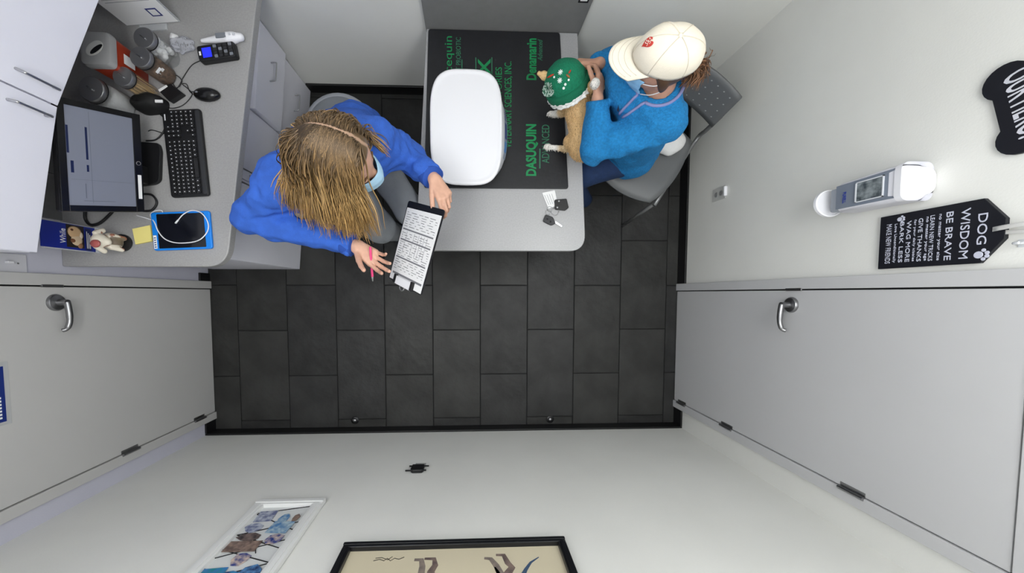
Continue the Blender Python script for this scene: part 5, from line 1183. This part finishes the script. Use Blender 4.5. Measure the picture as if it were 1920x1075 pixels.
# cap
kc_ = KR; cream = mat('cream_cotton', (238, 230, 214), .85, var=.03, vscale=14, bump=.12, bscale=220)
fc, lc_, uc = basis((-1, .11, -.10), (0.05, -.02, 1))
cc_ = HCR + uR*.030*KR - fR*.004
tcap = pr_
ra, rb_, rh = .116, .081, .102
def crown(u, v):
    a = 2*PI*u; e = v*PI/2
    x = ra*math.cos(a)*math.cos(e)**.82; y = rb_*math.sin(a)*math.cos(e)**.82; z = rh*math.sin(e)**.9
    w = 1 + .012*math.sin(a*3+1)*math.sin(2*e) + .008*math.sin(7*a+2)*math.cos(e)
    if math.cos(a) > .3: z += .006*math.sin(2*e)
    return Vector(cc_ + fc*x*w + lc_*y*w + uc*(z*w - .004))
cb_ = MB(); cb_.grid(crown, 48, 18, wrap=True); cap_o = cb_.build('cap_crown', cream, pr_, smooth=True)
sol = cap_o.modifiers.new('thickness', 'SOLIDIFY'); sol.thickness = .003; sol.offset = -1
seam = mat('cream_seam', (214, 204, 186), .9)
for k in range(6): MB().tube([crown(k/6+.0001, v)+Vector(uc)*.0004 for v in np.linspace(.02, .97, 16)], .0013, 5).build('panel_seam', seam, cap_o, smooth=True)
MB().lathe([(.007, -.002), (.008, .001), (.005, .004), (.001, .005)], 14, (crown(0, .999), Vector(fc), Vector(lc_), Vector(uc))).build('top_button', cream, cap_o, smooth=True)
def brim(u, v):
    a = (u-.5)*2.25; r0x, r0y = ra*.985, rb_*.985; x0_ = r0x*math.cos(a); y0_ = r0y*math.sin(a)
    ext = .082*KR*max(0, math.cos(a*.72))**.55
    x = x0_ + ext*v; y = y0_*(1+.04*v); z = -.006 - .012*(y0_/r0y)**2*v*1.2 - .016*v
    return Vector(cc_ + fc*x + lc_*y + uc*z)
MB().plate(brim, 25, 9, Vector(uc)*-.004).build('cap_brim', cream, pr_, smooth=True)
for vv in (.35, .6, .85): MB().tube([brim(u, vv)+Vector(uc)*.0003 for u in np.linspace(.08, .92, 20)], .0008, 4).build('brim_stitch', seam, bpy.data.objects['cap_brim'], smooth=True)
# heart patch on the front panel, near side
red = mat('heart_red', (196, 62, 52), .7); hp_u, hp_v = .03, .46
base_p = crown(hp_u, hp_v); du = (crown(hp_u+.01, hp_v)-crown(hp_u-.01, hp_v)).normalized(); dv = (crown(hp_u, hp_v+.02)-crown(hp_u, hp_v-.02)).normalized(); nn = du.cross(dv).normalized()
if nn.dot(Vector(uc)) < 0: nn = -nn
heart = [(.016*math.sin(q)**3, (.0130*math.cos(q)-.005*math.cos(2*q)-.002*math.cos(3*q)-.001*math.cos(4*q))) for q in np.linspace(0, 2*PI, 36, endpoint=False)]
hsc = 1.25; hub = MB(); ctr_i = [(0, 0)]
def onc(x, y, off): 
    u = hp_u + x*hsc/(2*PI*ra*.75); v = hp_v + y*hsc/(rh*1.35); p = crown(u, max(.02, min(.98, v))); return p + nn*off
hpts = [onc(p[0], p[1], .0022) for p in heart]; hin = [onc(p[0]*.5, p[1]*.5, .0026) for p in heart]; hc0 = onc(0, 0, .003)
hub.add(hpts+hin+[hc0], [(i, (i+1) % 36, 36+(i+1) % 36, 36+i) for i in range(36)] + [(36+i, 36+(i+1) % 36, 72) for i in range(36)])
hpatch = hub.build('heart_patch', red, cap_o, smooth=True)
for (x0_, y0_, r_) in ((-.004, .006, 0), (.003, .003, 1), (-.001, -.001, 2), (.004, -.004, 3)):
    MB().tube([onc(x0_+.006*math.cos(a)-.002, y0_+.0022*math.sin(2*a)+.002*math.sin(a), .0042) for a in np.linspace(0, 4.5, 9)], .0008, 4).build('heart_script', mat('script_white', (236, 226, 214), .7), hpatch)
# ---------------------------------------------------------------- dog
dg = thing('dog', 'small tan dog in green knit hat leaning from the table into the person', 'dog', (.47, .76, ZT))
DH = np.array([.425, .905, .835]); DS = np.array([.487, .83, .80]); DR = np.array([.527, .675, .765])   # head, shoulders, rump
dfw = unit((-.50, .75, -.40)); df, dl_, du_ = basis(dfw, (0, 0, 1)); DRm = np.stack([df, dl_, du_], 1)
fp = A3(G(1036, 214, ZM+.014)); rp = A3(G(1030, 276, ZM+.014)); tailp = A3(G(1116, 291, .80))
fpm = np.array([.455, .84, .735]); rk = np.array([.470, .705, .735]); rhk = A3(G(1062, 279, .665))
pw2 = A3(G(1116, 155, .985)); pwm = np.array([.505, .86, .90])
def dogf(P):
    d = ell(P, DH, (.060, .050, .050), DRm); d = smin(d, cap(P, DH+df*.03-du_*.012, DH+df*.085-du_*.022, .030, .016), .018)
    d = smin(d, cap(P, DH-df*.02, DS, .040, .052), .03)
    d = smin(d, cap(P, DS, DR, .060, .055), .03); d = smin(d, ell(P, DR+np.array([0, 0, -.01]), (.058, .062, .06)), .03)
    d = smin(d, cap(P, DS+np.array([-.02, .0, -.03]), fpm, .032, .019), .02); d = smin(d, cap(P, fpm, fp, .019, .012), .008); d = smin(d, ell(P, fp+np.array([-.008, .002, -.001]), (.019, .013, .0125)), .008)
    d = smin(d, cap(P, DR+np.array([-.02, -.005, -.01]), rk, .046, .030), .02); d = smin(d, cap(P, rk, rhk, .026, .013), .012); d = smin(d, cap(P, rhk, rp, .0125, .012), .006); d = smin(d, ell(P, rp+np.array([-.008, .003, -.001]), (.020, .014, .0125)), .008)
    d = smin(d, cap(P, DS+np.array([.0, .02, .02]), pwm, .028, .018), .015); d = smin(d, cap(P, pwm, pw2, .017, .012), .01); d = smin(d, ell(P, pw2, (.015, .018, .013)), .008)
    d = smin(d, cap(P, DR+np.array([.0, -.05, .02]), tailp, .024, .012), .015)
    return d + .0022*nz(P, 150, 2) + .0015*nz(P, 330, 4)
def dogc(v):
    tan = L3((222, 186, 136)); lt = L3((232, 212, 178)); wh = L3((240, 236, 230)); dk = L3((208, 166, 112))
    n_ = (nz(v, 90, 3)*.5+.5)[:, None]; c = tan*(1-n_) + dk*n_*.5 + tan*n_*.5
    low = np.clip((.74-v[:, 2])/.06, 0, 1)[:, None]; c = c*(1-low*.6)+lt*low*.6
    for p, r in ((fp, .06), (rp, .055), (pw2, .045)):
        k = np.clip((r-np.linalg.norm(v-p, axis=1))/.02, 0, 1)[:, None]; c = c*(1-k)+wh*k
    return c
fur_m = mat('dog_fur', (204, 172, 128), .85, attr=True, bump=.6, bscale=170)
dbody = blob('body', dogf, (.33, .57, .625), (.62, 1.02, 1.02), .0045, fur_m, dg, dogc)
# short fur tufts on the body
rng = np.random.default_rng(21)
vv_ = np.array([v.co for v in dbody.data.vertices]) + A3(wloc(dg)); nn_ = np.array([v.normal for v in dbody.data.vertices])
pick = rng.choice(len(vv_), min(5200, len(vv_)), replace=False); rt = vv_[pick]; nr = nn_[pick]
flow = unit(DR-DS)[None]; dr = nr*.28 + flow*.7 + np.array([0, 0, -.25]) + rng.normal(0, .16, rt.shape); dr /= np.linalg.norm(dr, axis=1)[:, None]
bc = dogc(rt)
def fcol(tt, n, rng): return np.clip(bc[:, None, :]*rng.uniform(.75, 1.2, (n, 1, 1))*np.ones((1, len(tt), 1)), 0, 1)
fu, _ = strands(rt, dr, DH, rng.uniform(.005, .010, len(rt)), np.full(len(rt), .0011), 3, lambda P: np.full(len(P), 1.0), fcol, 'fur', fur_m, dg, wave=.2, grav=.1, seed=2, sides=3)
fu['kind'] = 'stuff'
for (ua, va, za, ub, vb, zb_e) in ((1030, 146, .86, 1011, 138, .865), (1062, 130, .875, 1076, 114, .885)):
    b0 = A3(G(ua, va, za)); tipe = A3(G(ub, vb, zb_e)); mid_e = (b0+tipe)/2
    ef = lambda P: smin(cap(P, b0, mid_e, .017, .017), cap(P, mid_e, tipe, .017, .009), .006) + .0018*nz(P, 300, 1)
    blob('ear', ef, np.minimum(b0, tipe)-.035, np.maximum(b0, tipe)+.035, .0035, mat('ear_fur', (214, 178, 128), .9, var=.12, vscale=80, bump=.5, bscale=200), dg)
MB().lathe([(.001, -.006), (.007, -.004), (.008, 0), (.005, .004), (.001, .005)], 10, (Vector(DH+df*.101-du_*.022), Vector(dl_), Vector(du_), Vector(df))).build('nose', black_g, dg, smooth=True)
for sg_ in (-1, 1): MB().lathe([(.001, -.005), (.0055, -.002), (.0055, .002), (.001, .005)], 10, (Vector(DH+df*.052+dl_*.024*sg_+du_*.012), Vector(dl_), Vector(du_), Vector(df))).build('eye', black_g, dg, smooth=True)
# knit hat worn by the dog
hat = thing('dog_hat', 'green knit hat with snowflakes and white fleece edge worn by the dog', 'hat', tuple(DH))
knit = mat('green_knit', (12, 116, 84), .9, var=.12, vscale=120, bump=.5, bscale=240)
hax = unit((-.52, .42, .62)); ha_, hb_, _c = basis(hax, (0, 0, 1)); Hm = np.stack([_c, hb_, ha_], 1)
HB = DH + du_*.018 + np.array([-.006, -.016, .008])
hatf = lambda P: smax(ell(P, HB + hax*.010, (.092, .084, .082), Hm) + .002*nz(P, 90, 2), -((P-HB)@hax) - .006, .008)
crown_o = blob('hat_crown', hatf, HB-.12, HB+.12, .004, knit, hat)
HX, HY = Vector(_c), Vector(hb_)
def hring(prof, nm, m): return MB().lathe(prof, 40, (Vector(HB), HX, HY, Vector(hax)), 1.0, .95).build(nm, m, hat, smooth=True)
hring([(.084, -.034), (.093, -.034), (.100, -.028), (.100, -.002), (.094, .004), (.084, .004)], 'hat_band', mat('green_knit_band', (8, 104, 74), .9, bump=.5, bscale=260))
blob('fleece_edge', lambda P: np.abs(ell(P, HB-hax*.036, (.088, .083, .014), Hm)) - .009 + .003*nz(P, 260, 6), HB-.13, HB+.13, .0045, mat('white_fleece', (232, 232, 230), .95, bump=.6, bscale=200), hat)
def hat_pt(a, e, off=.0015):
    dirv = _c*math.cos(a)*math.cos(e) + hb_*math.sin(a)*math.cos(e) + hax*math.sin(e); lo_, hi_ = 0.01, .13
    for _ in range(24):
        m_ = (lo_+hi_)/2
        if ell(np.array([HB+hax*.010+dirv*m_]), HB+hax*.010, (.092, .084, .082), Hm)[0] < 0: lo_ = m_
        else: hi_ = m_
    return Vector(HB+hax*.010+dirv*(lo_+off)), Vector(dirv)
flake = mat('snow_white_yarn', (226, 236, 232), .9); redy = mat('red_yarn', (190, 62, 40), .9); brn = mat('brown_yarn', (150, 100, 62), .9)
def flakes(a, e, r):
    p, n = hat_pt(a, e, .0025); x = n.orthogonal().normalized(); y = n.cross(x); b = MB()
    for k in range(4):
        th = k*PI/4; d = x*math.cos(th)+y*math.sin(th); b.tube([p-d*r, p+d*r], .0017, 5)
    b.build('snowflake', flake, crown_o)
camv = np.array([0, 0, CH])-HB
def ang_of(px_, py_):
    D = ray(px_, py_); O = np.array([0, 0, CH]); tt = np.linspace(1.2, 2.1, 400); pts = O+D[None]*tt[:, None]
    d = ell(pts, HB+hax*.010, (.092, .084, .082), Hm); i = int(np.argmax(d < 0)) if (d < 0).any() else int(np.argmin(d)); q = pts[i]-HB-hax*.010; q /= np.linalg.norm(q)
    return math.atan2(q@hb_, q@_c), math.asin(max(-1, min(1, q@hax)))
for (u, v, r) in ((1051, 136, .010), (1050, 151, .010), (1060, 158, .005), (1066, 150, .004), (1057, 165, .005), (1040, 145, .004)):
    a, e = ang_of(u, v); flakes(a, e, r)
def yarn(u0, v0, u1, v1, w_, m):
    P_ = []
    for k in range(5):
        a, e = ang_of(u0+(u1-u0)*k/4, v0+(v1-v0)*k/4); P_.append(hat_pt(a, e, .002)[0])
    MB().tube(P_, [w_*.6, w_, w_*1.1, w_, w_*.6], 6).build('yarn_motif', m, crown_o, smooth=True)
yarn(1027, 146, 1039, 140, .0035, redy); yarn(1062, 140, 1068, 146, .004, brn); yarn(1066, 138, 1070, 132, .003, redy)
pa_, pe_ = ang_of(1031, 167); pc_, pn_ = hat_pt(pa_, pe_, .006); pc_ = A3(pc_)
rng = np.random.default_rng(4); NB = 700; dd_ = rng.normal(size=(NB, 3)); dd_ /= np.linalg.norm(dd_, axis=1)[:, None]
def pcol(tt, n, rng): 
    c = np.where((rng.uniform(size=n) < .62)[:, None], L3((206, 226, 216)), L3((10, 106, 76))); return np.repeat(c[:, None, :], len(tt), 1)
strands(np.repeat(pc_[None], NB, 0)+dd_*.004, dd_, pc_, rng.uniform(.015, .024, NB), np.full(NB, .0016), 3, lambda P: np.full(len(P), 1.0), pcol, 'pompom', mat('pompom_yarn', (206, 226, 216), .95, attr=True), hat, wave=.1, grav=.02, seed=8, sides=3, tipk=.9)
finish_text()
